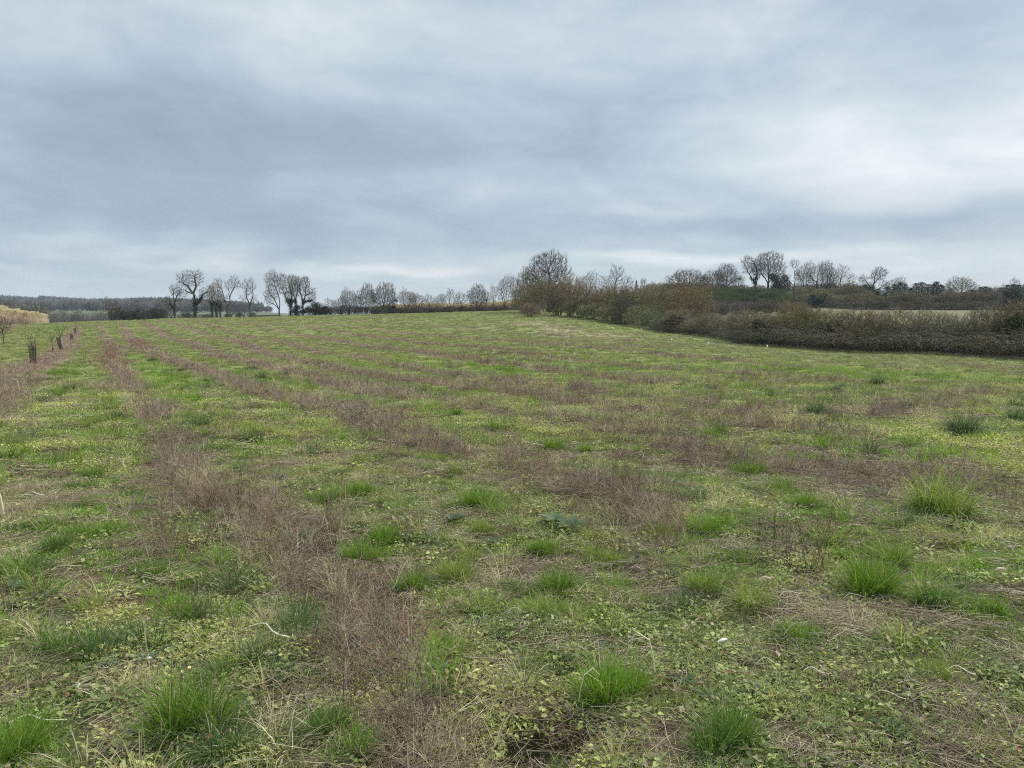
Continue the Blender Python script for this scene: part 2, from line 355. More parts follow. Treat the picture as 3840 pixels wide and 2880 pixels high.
class Geo:
    """collects vertices, faces (as triangles and quads) and the cv / dry attributes"""
    def __init__(s): s.V = []; s.T = []; s.Q = []; s.cv = []; s.dr = []; s.n = 0
    def add(s, V, T=None, Q=None, cv=1.0, dr=0.0):
        V = np.asarray(V, float); k = len(V)
        s.V.append(V)
        if T is not None and len(T): s.T.append(np.asarray(T) + s.n)
        if Q is not None and len(Q): s.Q.append(np.asarray(Q) + s.n)
        s.cv.append(np.broadcast_to(cv, (k,)).astype(float)); s.dr.append(np.broadcast_to(dr, (k,)).astype(float)); s.n += k
    def mesh(s, name, mat):
        F = []
        if s.T: F.append(np.concatenate(s.T))
        if s.Q: F.append(np.concatenate(s.Q))
        return make_mesh(name, np.concatenate(s.V), F, mat, {'cv': np.concatenate(s.cv), 'dry': np.concatenate(s.dr)})
def blades(g, rs, n, Rb, h0, h1, w, lean0, lean1, curl, seg=2, dryp=0.1, outward=0.8, center=(0, 0, 0), cvr=(.7, 1.25), hp=1.0, dome=False):
    a = rs.rand(n) * 6.283; r = Rb * np.sqrt(rs.rand(n))
    bx = r * np.cos(a); by = r * np.sin(a)
    az = a * 1.0 + (rs.rand(n) - .5) * 6.283 * (1 - outward)
    L = h0 + (h1 - h0) * rs.rand(n) ** hp
    le = lean0 + (lean1 - lean0) * (rs.rand(n) if not dome else np.clip(r / Rb + (rs.rand(n) - .5) * .5, 0, 1))
    tw = (rs.rand(n) - .5) * 2.4
    cu_ = curl * (.5 + rs.rand(n))
    sx = -np.sin(az) * np.cos(tw) + np.cos(az) * np.sin(tw); sy = np.cos(az) * np.cos(tw) + np.sin(az) * np.sin(tw)
    P = np.zeros((n, seg + 1, 3)); P[:, 0] = np.stack([bx, by, np.full(n, -.01)], 1)
    for k in range(seg):
        th = le + cu_ * (k + .5) / seg; d = L / seg
        P[:, k + 1, 0] = P[:, k, 0] + np.sin(th) * np.cos(az) * d
        P[:, k + 1, 1] = P[:, k, 1] + np.sin(th) * np.sin(az) * d
        P[:, k + 1, 2] = P[:, k, 2] + np.cos(th) * d
    nv = 2 * seg + 1; V = np.zeros((n, nv, 3))
    W_ = w * (.6 + .8 * rs.rand(n))
    for k in range(seg):
        ww = (W_ * (1 - .35 * k / seg) / 2)[:, None] * np.stack([sx, sy, np.zeros(n)], 1)
        V[:, 2 * k] = P[:, k] - ww; V[:, 2 * k + 1] = P[:, k] + ww
    V[:, -1] = P[:, seg]
    V += np.array(center)
    b = (np.arange(n) * nv)[:, None]
    Q = np.concatenate([b + np.array([2 * k, 2 * k + 1, 2 * k + 3, 2 * k + 2]) for k in range(seg - 1)]) if seg > 1 else None
    T = b + np.array([2 * seg - 2, 2 * seg - 1, 2 * seg])
    cv = np.repeat(cvr[0] + (cvr[1] - cvr[0]) * rs.rand(n), nv)
    dr = np.repeat((rs.rand(n) < dryp) * (.5 + .5 * rs.rand(n)), nv)
    g.add(V.reshape(-1, 3), T, Q, cv, dr)
def leaves(g, rs, n, R, z0, z1, l0, l1, ar=.6, tilt=.9, dryp=.05, cvr=(.65, 1.35), P=None, N=None):
    if P is None:
        a = rs.rand(n) * 6.283; r = R * np.sqrt(rs.rand(n)); P = np.stack([r * np.cos(a), r * np.sin(a), z0 + (z1 - z0) * rs.rand(n)], 1)
    az = rs.rand(n) * 6.283; ti = (rs.rand(n) * 2 - .6) * tilt
    d = np.stack([np.cos(az) * np.cos(ti), np.sin(az) * np.cos(ti), np.sin(ti)], 1)
    ro = (rs.rand(n) - .5) * 1.4
    s0 = np.stack([-np.sin(az), np.cos(az), np.zeros(n)], 1); up = np.cross(d, s0)
    s = s0 * np.cos(ro)[:, None] + up * np.sin(ro)[:, None]; up = np.cross(d, s)
    l = (l0 + (l1 - l0) * rs.rand(n))[:, None]
    V = np.stack([P - d * l / 2, P + s * l * ar / 2 + d * l * .08 + up * l * .08, P + d * l / 2, P - s * l * ar / 2 + d * l * .08 + up * l * .08], 1)
    b = (np.arange(n) * 4)[:, None]
    g.add(V.reshape(-1, 3), np.concatenate([b + np.array([0, 1, 2]), b + np.array([0, 2, 3])]), None,
          np.repeat(cvr[0] + (cvr[1] - cvr[0]) * rs.rand(n), 4), np.repeat((rs.rand(n) < dryp) * (.5 + .5 * rs.rand(n)), 4))
def tubes(g, P0, P1, R0, R1, sides=3, cv=1.0, dr=0.0):
    P0 = np.asarray(P0, float); P1 = np.asarray(P1, float); n = len(P0)
    if n == 0: return
    R0 = np.broadcast_to(R0, (n,)); R1 = np.broadcast_to(R1, (n,))
    d = P1 - P0; d = d / (np.linalg.norm(d, axis=1)[:, None] + 1e-9)
    ref = np.where(np.abs(d[:, 2:3]) > .9, np.array([[1., 0, 0]]), np.array([[0, 0, 1.]]))
    s = np.cross(d, ref); s /= np.linalg.norm(s, axis=1)[:, None] + 1e-9; t = np.cross(d, s)
    V = np.zeros((n, 2 * sides, 3))
    for k in range(sides):
        a = 6.28318 * k / sides; o = s * math.cos(a) + t * math.sin(a)
        V[:, k] = P0 + o * R0[:, None]; V[:, sides + k] = P1 + o * R1[:, None]
    b = (np.arange(n) * 2 * sides)[:, None]
    Q = np.concatenate([b + np.array([k, (k + 1) % sides, sides + (k + 1) % sides, sides + k]) for k in range(sides)])
    if np.ndim(cv): cv = np.repeat(cv, 2 * sides)
    g.add(V.reshape(-1, 3), None, Q, cv, dr)

# ------------------------------------------------------------------ materials
def mat_plant(name, source, transl=0.3, straw=(0.50, 0.42, 0.25), rough=.75, mul=1.0, noise_scale=None):
    m = bpy.data.materials.new(name); m.use_nodes = True; N = NT(m.node_tree); N.n.clear()
    if source == 'instancer':
        a = N.node('ShaderNodeAttribute', attribute_type='INSTANCER', attribute_name='tint'); base = a.outputs['Color']
    else:
        oi = N.node('ShaderNodeObjectInfo'); base = oi.outputs['Color']
    cv = N.node('ShaderNodeAttribute', attribute_type='GEOMETRY', attribute_name='cv').outputs['Fac']
    dr = N.node('ShaderNodeAttribute', attribute_type='GEOMETRY', attribute_name='dry').outputs['Fac']
    c = N.mix(dr, base, (*straw, 1))
    c = N.vm('SCALE', c, N.m('MULTIPLY', cv, mul))
    p = N.node('ShaderNodeBsdfPrincipled'); N.put(p.inputs['Base Color'], c); p.inputs['Roughness'].default_value = rough
    p.inputs['Specular IOR Level'].default_value = .25
    o = N.node('ShaderNodeOutputMaterial')
    if transl > 0:
        t = N.node('ShaderNodeBsdfTranslucent'); N.put(t.inputs[0], N.mix(1.0, c, (1.1, 1.15, .75, 1), 'MULTIPLY'))
        x = N.node('ShaderNodeMixShader'); x.inputs[0].default_value = transl
        N.put(x.inputs[1], p.outputs[0]); N.put(x.inputs[2], t.outputs[0]); N.put(o.inputs[0], x.outputs[0])
    else: N.put(o.inputs[0], p.outputs[0])
    return m
M_inst = mat_plant('grass_blades', 'instancer', .3)
M_insts = mat_plant('dry_stems', 'instancer', .12)
M_obj = mat_plant('tussock_blades', 'object', .3)
M_bark = mat_plant('bark', 'object', 0, straw=(.05, .06, .03))
M_twig = mat_plant('twigs', 'object', .0, straw=(.13, .11, .06))
M_leaf = mat_plant('evergreen_leaves', 'object', .15, straw=(.06, .05, .03), rough=.95)
def mat_simple(name, colr, rough=.7, var=.25, scale=12, transl=0, metal=0):
    m = bpy.data.materials.new(name); m.use_nodes = True; N = NT(m.node_tree); N.n.clear()
    t = N.node('ShaderNodeTexCoord'); nz = N.noise(t.outputs['Object'], scale, 5, .6)
    c = N.mix(nz, tuple(v * (1 - var) for v in colr) + (1,), tuple(min(1, v * (1 + var)) for v in colr) + (1,))
    p = N.node('ShaderNodeBsdfPrincipled'); N.put(p.inputs['Base Color'], c); p.inputs['Roughness'].default_value = rough
    bmp = N.node('ShaderNodeBump'); bmp.inputs['Strength'].default_value = .4; bmp.inputs['Distance'].default_value = .01; N.put(bmp.inputs['Height'], nz); N.put(p.inputs['Normal'], bmp.outputs[0])
    o = N.node('ShaderNodeOutputMaterial'); N.put(o.inputs[0], p.outputs[0]); return m

# ------------------------------------------------------------------ ground sheet
def build_ground():
    th = np.concatenate([np.linspace(-math.pi, -.75, 24)[:-1], np.linspace(-.75, .75, 360), np.linspace(.75, math.pi, 24)[1:]])
    rr = np.concatenate([[0.02, .5, 1.0], np.geomspace(1.5, 12, 160), np.geomspace(12, 260, 190)[1:], np.geomspace(260, 9000, 60)[1:]])
    A, R = np.meshgrid(th, rr, indexing='ij')
    x = (R * np.sin(A)).ravel(); y = (R * np.cos(A)).ravel()
    z = ground_z(x, y)
    V = np.stack([x, y, z], 1)
    na, nr = len(th), len(rr)
    i = np.arange(na - 1)[:, None] * nr + np.arange(nr - 1)[None]; i = i.ravel()
    Q = np.stack([i, i + nr, i + nr + 1, i + 1], 1)
    F = fields(x, y); r = np.hypot(x, y)
    gc = grass_col(F) * .9; st = stem_col(F) * np.array((.60, .56, .58))
    rm = np.clip(F['row'] * 1.5, 0, 1)[:, None]
    far = gc * (1 - rm) + st * rm
    dry = np.clip(F['D'] + F['B'] * .6 + sstep(.6, .8, F['n4']) * .2, 0, 1)[:, None]
    far = far * (1 - dry * .6) + TAN * dry * .6
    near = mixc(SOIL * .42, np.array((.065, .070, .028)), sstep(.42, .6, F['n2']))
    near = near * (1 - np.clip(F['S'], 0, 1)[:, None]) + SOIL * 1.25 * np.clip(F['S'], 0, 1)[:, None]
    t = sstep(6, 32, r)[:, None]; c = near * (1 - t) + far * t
    # beyond the field: far pastures and rough hillsides
    ff = sstep(230, 330, y)[:, None]; fld = mixc((.12, .105, .07), (.115, .135, .07), sstep(.45, .6, fbm(x, y, 160, 2, 3)))
    c = c * (1 - ff) + fld * ff
    u = x / np.maximum(y, 1)
    hil = (sstep(.16, .20, u) * sstep(104, 122, y + 40 * (u < .37))* (1 - (u > .37) * (1 - sstep(150, 162, y))) * (1 - sstep(230, 330, y)))[:, None]
    c = c * (1 - hil) + np.array((.085, .080, .042)) * hil
    fi = (sstep(.30, .38, u) * sstep(62, 80, y) * (1 - sstep(150, 166, y)) * .95)[:, None]
    c = c * (1 - fi) + np.array((.16, .142, .075)) * fi
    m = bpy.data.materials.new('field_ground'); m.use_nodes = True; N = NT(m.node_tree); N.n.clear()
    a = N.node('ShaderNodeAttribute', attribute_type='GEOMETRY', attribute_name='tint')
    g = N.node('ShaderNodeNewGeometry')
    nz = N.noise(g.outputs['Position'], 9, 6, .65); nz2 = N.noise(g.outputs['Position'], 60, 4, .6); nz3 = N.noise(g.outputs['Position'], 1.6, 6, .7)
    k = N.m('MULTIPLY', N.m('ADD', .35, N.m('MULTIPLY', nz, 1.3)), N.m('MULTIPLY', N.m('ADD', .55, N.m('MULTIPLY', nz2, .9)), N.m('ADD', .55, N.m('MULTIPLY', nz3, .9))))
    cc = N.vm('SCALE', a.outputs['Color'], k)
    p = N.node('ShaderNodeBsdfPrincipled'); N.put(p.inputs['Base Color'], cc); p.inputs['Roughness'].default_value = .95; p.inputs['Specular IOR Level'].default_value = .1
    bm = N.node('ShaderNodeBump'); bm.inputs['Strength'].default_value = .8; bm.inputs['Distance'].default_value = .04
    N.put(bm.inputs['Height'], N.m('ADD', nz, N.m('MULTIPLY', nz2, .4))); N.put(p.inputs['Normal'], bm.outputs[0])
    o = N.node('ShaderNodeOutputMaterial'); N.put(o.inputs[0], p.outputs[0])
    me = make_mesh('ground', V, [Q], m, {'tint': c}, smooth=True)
    link('ground', me, kind='structure')
build_ground()
print('ground', time.time() - T0)

# ------------------------------------------------------------------ scatter by geometry nodes (only for what nobody could count)
def variants(name, meshes):
    col = bpy.data.collections.new(name)
    for i, me in enumerate(meshes):
        o = bpy.data.objects.new('%s_%02d' % (name, i), me); col.objects.link(o)
    return col
def scatter(name, label, col, P, rot, scl, pick, tint, color=None):
    me = bpy.data.meshes.new(name); n = len(P)
    me.vertices.add(n); me.vertices.foreach_set('co', P.astype(np.float32).ravel())
    def at_(k, t, v, f): me.attributes.new(k, t, 'POINT').data.foreach_set(f, v)
    at_('rot', 'FLOAT_VECTOR', rot.astype(np.float32).ravel(), 'vector'); at_('scl', 'FLOAT_VECTOR', scl.astype(np.float32).ravel(), 'vector')
    at_('pick', 'INT', pick.astype(np.int32), 'value'); at_('tint', 'FLOAT_VECTOR', tint.astype(np.float32).ravel(), 'vector')
    o = link(name, me, label=label, kind='stuff', color=color)
    ng = bpy.data.node_groups.new(name, 'GeometryNodeTree')
    ng.interface.new_socket('Geometry', in_out='INPUT', socket_type='NodeSocketGeometry'); ng.interface.new_socket('Geometry', in_out='OUTPUT', socket_type='NodeSocketGeometry')
    gi = ng.nodes.new('NodeGroupInput'); go = ng.nodes.new('NodeGroupOutput')
    ci = ng.nodes.new('GeometryNodeCollectionInfo'); ci.inputs[0].default_value = col; ci.inputs['Separate Children'].default_value = True; ci.inputs['Reset Children'].default_value = True
    ip = ng.nodes.new('GeometryNodeInstanceOnPoints'); ip.inputs['Pick Instance'].default_value = True
    def na(k, t):
        a = ng.nodes.new('GeometryNodeInputNamedAttribute'); a.data_type = t; a.inputs[0].default_value = k; return a.outputs['Attribute']
    L = ng.links
    L.new(gi.outputs[0], ip.inputs['Points']); L.new(ci.outputs[0], ip.inputs['Instance'])
    L.new(na('pick', 'INT'), ip.inputs['Instance Index']); L.new(na('scl', 'FLOAT_VECTOR'), ip.inputs['Scale'])
    er = ng.nodes.new('FunctionNodeEulerToRotation'); L.new(na('rot', 'FLOAT_VECTOR'), er.inputs[0]); L.new(er.outputs[0], ip.inputs['Rotation'])
    L.new(ip.outputs[0], go.inputs[0])
    md = o.modifiers.new('scatter', 'NODES'); md.node_group = ng
    return o

RS = np.random.RandomState(11)
def mk(fn, name, k, mat):
    r = []
    for i in range(k):
        g = Geo(); fn(g, np.random.RandomState(100 + i + len(name) * 7)); r.append(g.mesh(name, mat))
    return r
# near (fine) and far (coarse) versions of each kind of ground cover
turf = variants('turf_patch',
    mk(lambda g, r: blades(g, r, 130, .10, .012, .05, .0026, .1, 1.2, .8, 2, .28, .0), 'turf_near', 3, M_inst) +
    mk(lambda g, r: (blades(g, r, 100, .05, .02, .07, .003, .0, 1.0, .9, 2, .18, .7)), 'turf_tuftlet', 3, M_inst) +
    mk(lambda g, r: (blades(g, r, 150, .30, .02, .08, .009, .1, 1.1, .7, 2, .2, .0), blades(g, r, 60, .08, .04, .13, .009, .0, 1.0, .7, 2, .1, .8, center=(.1, .05, 0))), 'turf_far', 3, M_inst))
leafm = variants('leaf_mat',
    mk(lambda g, r: (leaves(g, r, 150, .11, .003, .028, .006, .014, .62, .8, .15, (.5, 1.4)), blades(g, r, 26, .1, .03, .09, .0018, .4, 1.3, .8, 2, .75, .0)), 'leaf_mat_small', 1, M_inst) +
    mk(lambda g, r: (leaves(g, r, 60, .10, .008, .035, .014, .027, .75, .6, .1, (.55, 1.3)), leaves(g, r, 50, .11, .003, .02, .008, .014, .6, .7, .3, (.5, 1.2))), 'leaf_mat_medium', 1, M_inst) +
    mk(lambda g, r: (leaves(g, r, 150, .10, .004, .045, .010, .022, .22, 1.0, .08, (.55, 1.35)), blades(g, r, 30, .08, .02, .06, .002, .4, 1.3, .8, 2, .3, .3)), 'leaf_mat_feathery', 1, M_inst) +
    mk(lambda g, r: (leaves(g, r, 22, .09, .006, .03, .026, .045, .55, .5, .1, (.6, 1.25)), leaves(g, r, 70, .11, .003, .02, .007, .014, .6, .8, .3, (.5, 1.3)), blades(g, r, 16, .1, .03, .08, .0018, .4, 1.3, .8, 2, .9, .0)), 'leaf_mat_broad', 1, M_inst) +
    mk(lambda g, r: (leaves(g, r, 380, .32, .005, .05, .012, .032, .6, .8, .12)), 'leaf_mat_far', 3, M_inst))
def litter(g, r, n, R, l0, l1, w, z1=.03, el=.25):
    a = r.rand(n) * 6.283; q = R * np.sqrt(r.rand(n)); P = np.stack([q * np.cos(a), q * np.sin(a), .006 + z1 * r.rand(n)], 1)
    az = r.rand(n) * 6.283; ee = (r.rand(n) - .3) * el; L = (l0 + (l1 - l0) * r.rand(n))[:, None]
    d = np.stack([np.cos(az) * np.cos(ee), np.sin(az) * np.cos(ee), np.sin(ee)], 1) * L / 2
    bend = (r.rand(n, 3) - .5) * L * .25; Mid = P + bend * np.array([1, 1, .5])
    cvv = .6 + .8 * r.rand(n)
    tubes(g, P - d, Mid, w, w * .9, 3, cvv); tubes(g, Mid, P + d, w * .9, w * .4, 3, cvv)
litm = variants('straw_litter',
    mk(lambda g, r: litter(g, r, 42, .13, .05, .18, .0011), 'litter_near', 4, M_insts) +
    mk(lambda g, r: litter(g, r, 60, .33, .05, .18, .0026, .04), 'litter_far', 3, M_insts))
def stems(g, r, n, R, h0, h1, w, side=5, lean=.35, sl=.12, bend=.3):
    a = r.rand(n) * 6.283; q = R * np.sqrt(r.rand(n)); P = np.stack([q * np.cos(a), q * np.sin(a), np.full(n, -.01)], 1)
    H = h0 + (h1 - h0) * r.rand(n); az = r.rand(n) * 6.283; le = lean * (r.rand(n) ** 1.3)
    D = np.stack([np.sin(le) * np.cos(az), np.sin(le) * np.sin(az), np.cos(le)], 1); cvv = .6 + .75 * r.rand(n)
    p = P; K = 3
    for k in range(K):
        D2 = D + (r.rand(n, 3) - .5) * bend; D2 /= np.linalg.norm(D2, axis=1)[:, None]
        q2 = p + D2 * (H / K)[:, None]
        tubes(g, p, q2, w * (1 - k / K * .6), w * (1 - (k + 1) / K * .6), 3, cvv)
        for s_ in range(side if k else max(1, side // 3)):
            t = r.rand(n)[:, None]; b0 = p * (1 - t) + q2 * t
            d = D2 * .9 + (r.rand(n, 3) - .5) * 1.5; d[:, 2] = np.abs(d[:, 2]) * .8 + .15; d /= np.linalg.norm(d, axis=1)[:, None]
            l = (sl * (.3 + r.rand(n)))[:, None]
            tubes(g, b0, b0 + d * l, w * .5, w * .25, 3, cvv * (.8 + .4 * r.rand(n)))
        p = q2; D = D2
stemm = variants('dry_stem_clump',
    mk(lambda g, r: stems(g, r, 6, .10, .08, .30, .0019, 3, lean=.7, bend=.5), 'stems_near', 4, M_insts) +
    mk(lambda g, r: stems(g, r, 12, .22, .07, .24, .0026, 3, lean=.55, bend=.4), 'stems_mid', 3, M_insts) +
    mk(lambda g, r: stems(g, r, 18, .36, .05, .17, .006, 3, lean=.5, sl=.10), 'stems_far', 3, M_insts))
tuftm = variants('pale_tuft',
    mk(lambda g, r: blades(g, r, 60, .04, .06, .20, .0026, .0, 1.3, .9, 3, .8, .8), 'tuft_near', 3, M_inst) +
    mk(lambda g, r: blades(g, r, 60, .12, .08, .20, .006, .0, 1.2, .9, 2, .8, .7), 'tuft_far', 3, M_inst))
print('variants', time.time() - T0)

G1 = (.150, .255, .030); G2 = (.105, .190, .030); G3 = (.230, .290, .055); G4 = (.090, .150, .055); G5 = (.165, .285, .028)
TL = [
 (290,2455,280,'flat',G2,'wide dark green tussock left of the bare soil, lower left'),(705,2740,330,'dome',G1,'large green tussock with a reddish seed head, lower left'),(50,2860,290,'dome',G1,'bright green tussock cut by the bottom left corner'),(830,2870,260,'flat',G2,'dark green tussock at the bottom edge right of the large left one'),
 (623,2140,180,'flat',G1,'green tussock under the left dead stems'),(705,2310,120,'arch',G2,'small spiky tussock at the foot of the dark stalks, left'),(1070,2540,130,'flat',G4,'small blue-green tussock in the brown stems, lower left'),(1225,2780,190,'dome',G2,'dark green tussock at the bottom edge left of the stalks'),(820,2545,100,'flat',G4,'small dark tussock among yellowish weeds, lower left'),
 (1526,2205,125,'dome',G1,'round green tussock, left one of the pair below the centre'),(1711,2165,175,'dome',G3,'yellow-tipped tussock right of the round green one'),(1700,2240,90,'flat',G1,'small tussock in front of the yellow-tipped one'),(1635,2205,80,'flat',G1,'small tussock between the round and the yellow-tipped ones'),
 (2093,2205,165,'dome',G1,'green tussock with dry tips straight below the broad-leaved dock'),(1946,2225,110,'flat',G2,'low tussock left of the dry-tipped one'),(1640,2300,115,'flat',G3,'pale green low tussock above the red-brown patch'),(2040,2310,110,'arch',G3,'yellowish upright tussock below the dry-tipped one'),
 (2290,2610,280,'dome',G5,'biggest bright green tussock at bottom centre right'),(2400,2690,220,'flat',G1,'spreading green skirt to the right of the biggest bright tussock'),(2190,2850,160,'flat',G2,'tussock at the bottom edge beside the dark hollow'),(1680,2440,90,'flat',G3,'tiny tussock above the yellow clover'),
 (1310,2860,140,'dome',G1,'grass clump at the bottom edge among the dead stems'),(2634,2210,155,'dome',G3,'olive tussock left of the buff stone'),(2816,2275,190,'arch',G3,'arching tussock with dry blades below the buff stone'),(3260,2225,240,'dome',G1,'big green tussock right of the dark stalks'),
 (3500,2290,130,'arch',G2,'dark green dome right of the big one beside bare soil'),(3650,2290,150,'flat',G1,'low bright tussock near the right edge below the pale stone'),(2986,2395,85,'dome',G1,'small upright tussock above the white chip'),(3120,2420,70,'flat',G1,'tiny tussock right of the small upright one'),
 (2732,2840,280,'dome',G2,'wide dark tussock at the bottom edge right of centre'),(3475,2530,200,'flat',G3,'yellowish green patchy tussock at lower right'),(2076,1692,98,'dome',G5,'bright green round tussock standing alone in the middle of the field'),(1320,1880,190,'flat',G1,'peaked green tussock left of centre'),(1345,1862,90,'dome',G1,'pointed top of the peaked tussock group'),
 (1797,1905,155,'dome',G1,'large green tussock just left of the broad-leaved dock'),(1709,1912,75,'flat',G1,'small tussock at the left side of the large one by the dock'),(1817,2005,105,'dome',G3,'olive tussock directly below the large one by the dock'),(1443,2025,125,'dome',G1,'green tussock in the middle left foreground, upper one of two'),(1367,2080,155,'dome',G1,'green tussock in the middle left foreground, lower one of two'),
 (2019,2068,105,'dome',G1,'compact tussock below the dock, above the curled straw'),(1190,1870,75,'flat',G1,'small tussock left of the peaked one'),(1285,1782,90,'flat',G2,'dark-centred tussock above the peaked one'),(1437,1758,95,'flat',G3,'yellowish tussock upper left of centre'),(1608,1780,68,'dome',G1,'small fresh green tussock in the centre'),
 (1640,1745,60,'arch',G3,'dry-tipped tussock just above the small fresh one'),(1272,1658,60,'arch',G1,'spiky tussock in the left middle distance'),(2196,1692,48,'dome',G1,'little tussock right of the lone bright round one'),(2255,2085,160,'flat',G3,'flat olive tussock right of the compact one'),(1709,1575,52,'dome',G2,'dark tussock in the bright green patch of the middle field'),
 (1462,1520,50,'flat',G1,'small green tussock at the head of the bright patch'),(1905,1608,75,'arch',G4,'dark arching tussock left of the mauve stems'),(2667,1650,66,'dome',G5,'bright green dome with pale dead tuft behind it'),(3057,1565,78,'arch',G4,'blue-green arching tussock in the right middle field'),(3129,1478,62,'arch',G4,'dark tussock above the blue-green one, nearer the hedge'),
 (3285,1447,62,'arch',G4,'dark tussock below the far hedge, right of centre'),(3409,1537,56,'arch',G4,'small dark tussock left of the two at the right edge'),(3422,1680,115,'arch',G1,'loose leafy tussock left of the dark arching one'),(3604,1632,125,'arch',G4,'dark blue-green arching tussock, largest near the right side of the field'),(3806,1590,85,'arch',G4,'dark tussock cut by the right edge, lower of two'),
 (3812,1525,75,'arch',G4,'dark tussock at the right edge, upper of two'),(3038,1915,115,'dome',G1,'dark-centred green tussock below the heap of dry stalks'),(3540,1930,235,'arch',G3,'biggest arching tussock with long drooping blades at right'),(2673,1985,170,'flat',G5,'fresh green patchy tussock right of the dry brown area'),(3266,2075,170,'flat',G1,'green tussock behind the dark stalks at right'),
 (3506,2012,85,'flat',G3,'small tussock in front of the biggest arching one'),(3142,1968,80,'flat',G1,'small low tussock below the dark-centred one'),(2780,1768,150,'flat',G5,'long bright grass patch above the heap of dry stalks, left part'),(262,1466,48,'dome',G4,'dark blue-green leafy tuft in the left strip'),(570,1354,34,'dome',G4,'small dark tuft between the first and second stem rows'),
 (280,1615,105,'flat',G3,'yellowish flat tussock in the left strip'),(348,1785,115,'flat',G1,'bright tussock in the left strip, upper one of two'),(290,1832,105,'flat',G2,'darker tussock in the left strip, lower one of two'),(560,1645,110,'flat',G3,'bright tussock between the left stem row and the middle strip'),(787,1645,62,'flat',G1,'small tussock right of the second stem row'),
 (805,1685,80,'flat',G2,'dark-based tussock right of the second stem row, lower'),(480,1862,90,'flat',G2,'tussock with pale dead blades, left of the stem thicket'),(27,1642,62,'flat',G1,'small tussock at the left edge'),(972,1424,66,'arch',G4,'dark tuft beside the third stem row'),(352,1532,52,'flat',G2,'dark green tuft at the side of the left strip'),
 (210,2070,90,'dome',G2,'small dark round tussock left of the soil patch'),(330,2010,160,'flat',G1,'loose bright grass clump in the left strip above the soil'),(150,1990,110,'flat',G2,'loose green tuft at far left above the dark round one'),
]
TUSPOS = []
for _t in TL:
    _x, _y = at(_t[0], _t[1]); TUSPOS.append((_x, _y, _t[2] / 2 / FPX * _y))
ACC = {k: [] for k in ('turf', 'leaf', 'litter', 'stem', 'tuft')}
def emit(k, x, y, rs, s0, s1, picks, tint, sz=(.8, 1.3), tilt=.25):
    n = len(x)
    if n == 0: return
    if k in ('stem', 'tuft'):
        ok = np.ones(n, bool)
        for tx, ty, tr in TUSPOS:
            dl = math.hypot(tx, ty); ux, uy = tx / dl, ty / dl
            al = (x - tx) * ux + (y - ty) * uy; ac = np.abs(-(x - tx) * uy + (y - ty) * ux)
            ok &= ~((ac < tr * 1.1) & (al > -tr - .12 * dl * .5) & (al < tr))
        x, y, tint = x[ok], y[ok], tint[ok]; n = len(x)
        if n == 0: return
    if k == 'stem':
        q = rs.rand(n)[:, None]; f = (.35 + .5 * rs.rand(n))[:, None] * np.interp(np.hypot(x, y), [10, 40], [1, .5])[:, None]
        tgt = np.where(q < .25, STRAW * .85, np.where(q < .42, np.array((.27, .25, .20)), np.where(q < .55, REDB, np.where(q < .68, np.array((.16, .115, .085)), tint)))); tint = tint * (1 - f) + tgt * f
    z = ground_z(x, y)
    s = s0 + (s1 - s0) * rs.rand(n); zz = s * (sz[0] + (sz[1] - sz[0]) * rs.rand(n)) * np.interp(np.hypot(x, y), [16, 40, 100], [1, .62, .45])
    rot = np.stack([(rs.rand(n) - .5) * tilt, (rs.rand(n) - .5) * tilt, rs.rand(n) * 6.283], 1)
    ACC[k].append((np.stack([x, y, z], 1), rot, np.stack([s, s, zz], 1), rs.choice(picks, n), tint * (.82 + .36 * rs.rand(n))[:, None]))
HEDGE_X = [ (1900,150),(1990,122),(2030,112),(2300,92),(2500,79),(2800,63),(3200,54),(3840,46),(4600,42)]
_hu = np.array([ray(a, 1200)[0] for a, b in HEDGE_X]); _hy = np.array([b for a, b in HEDGE_X], float)
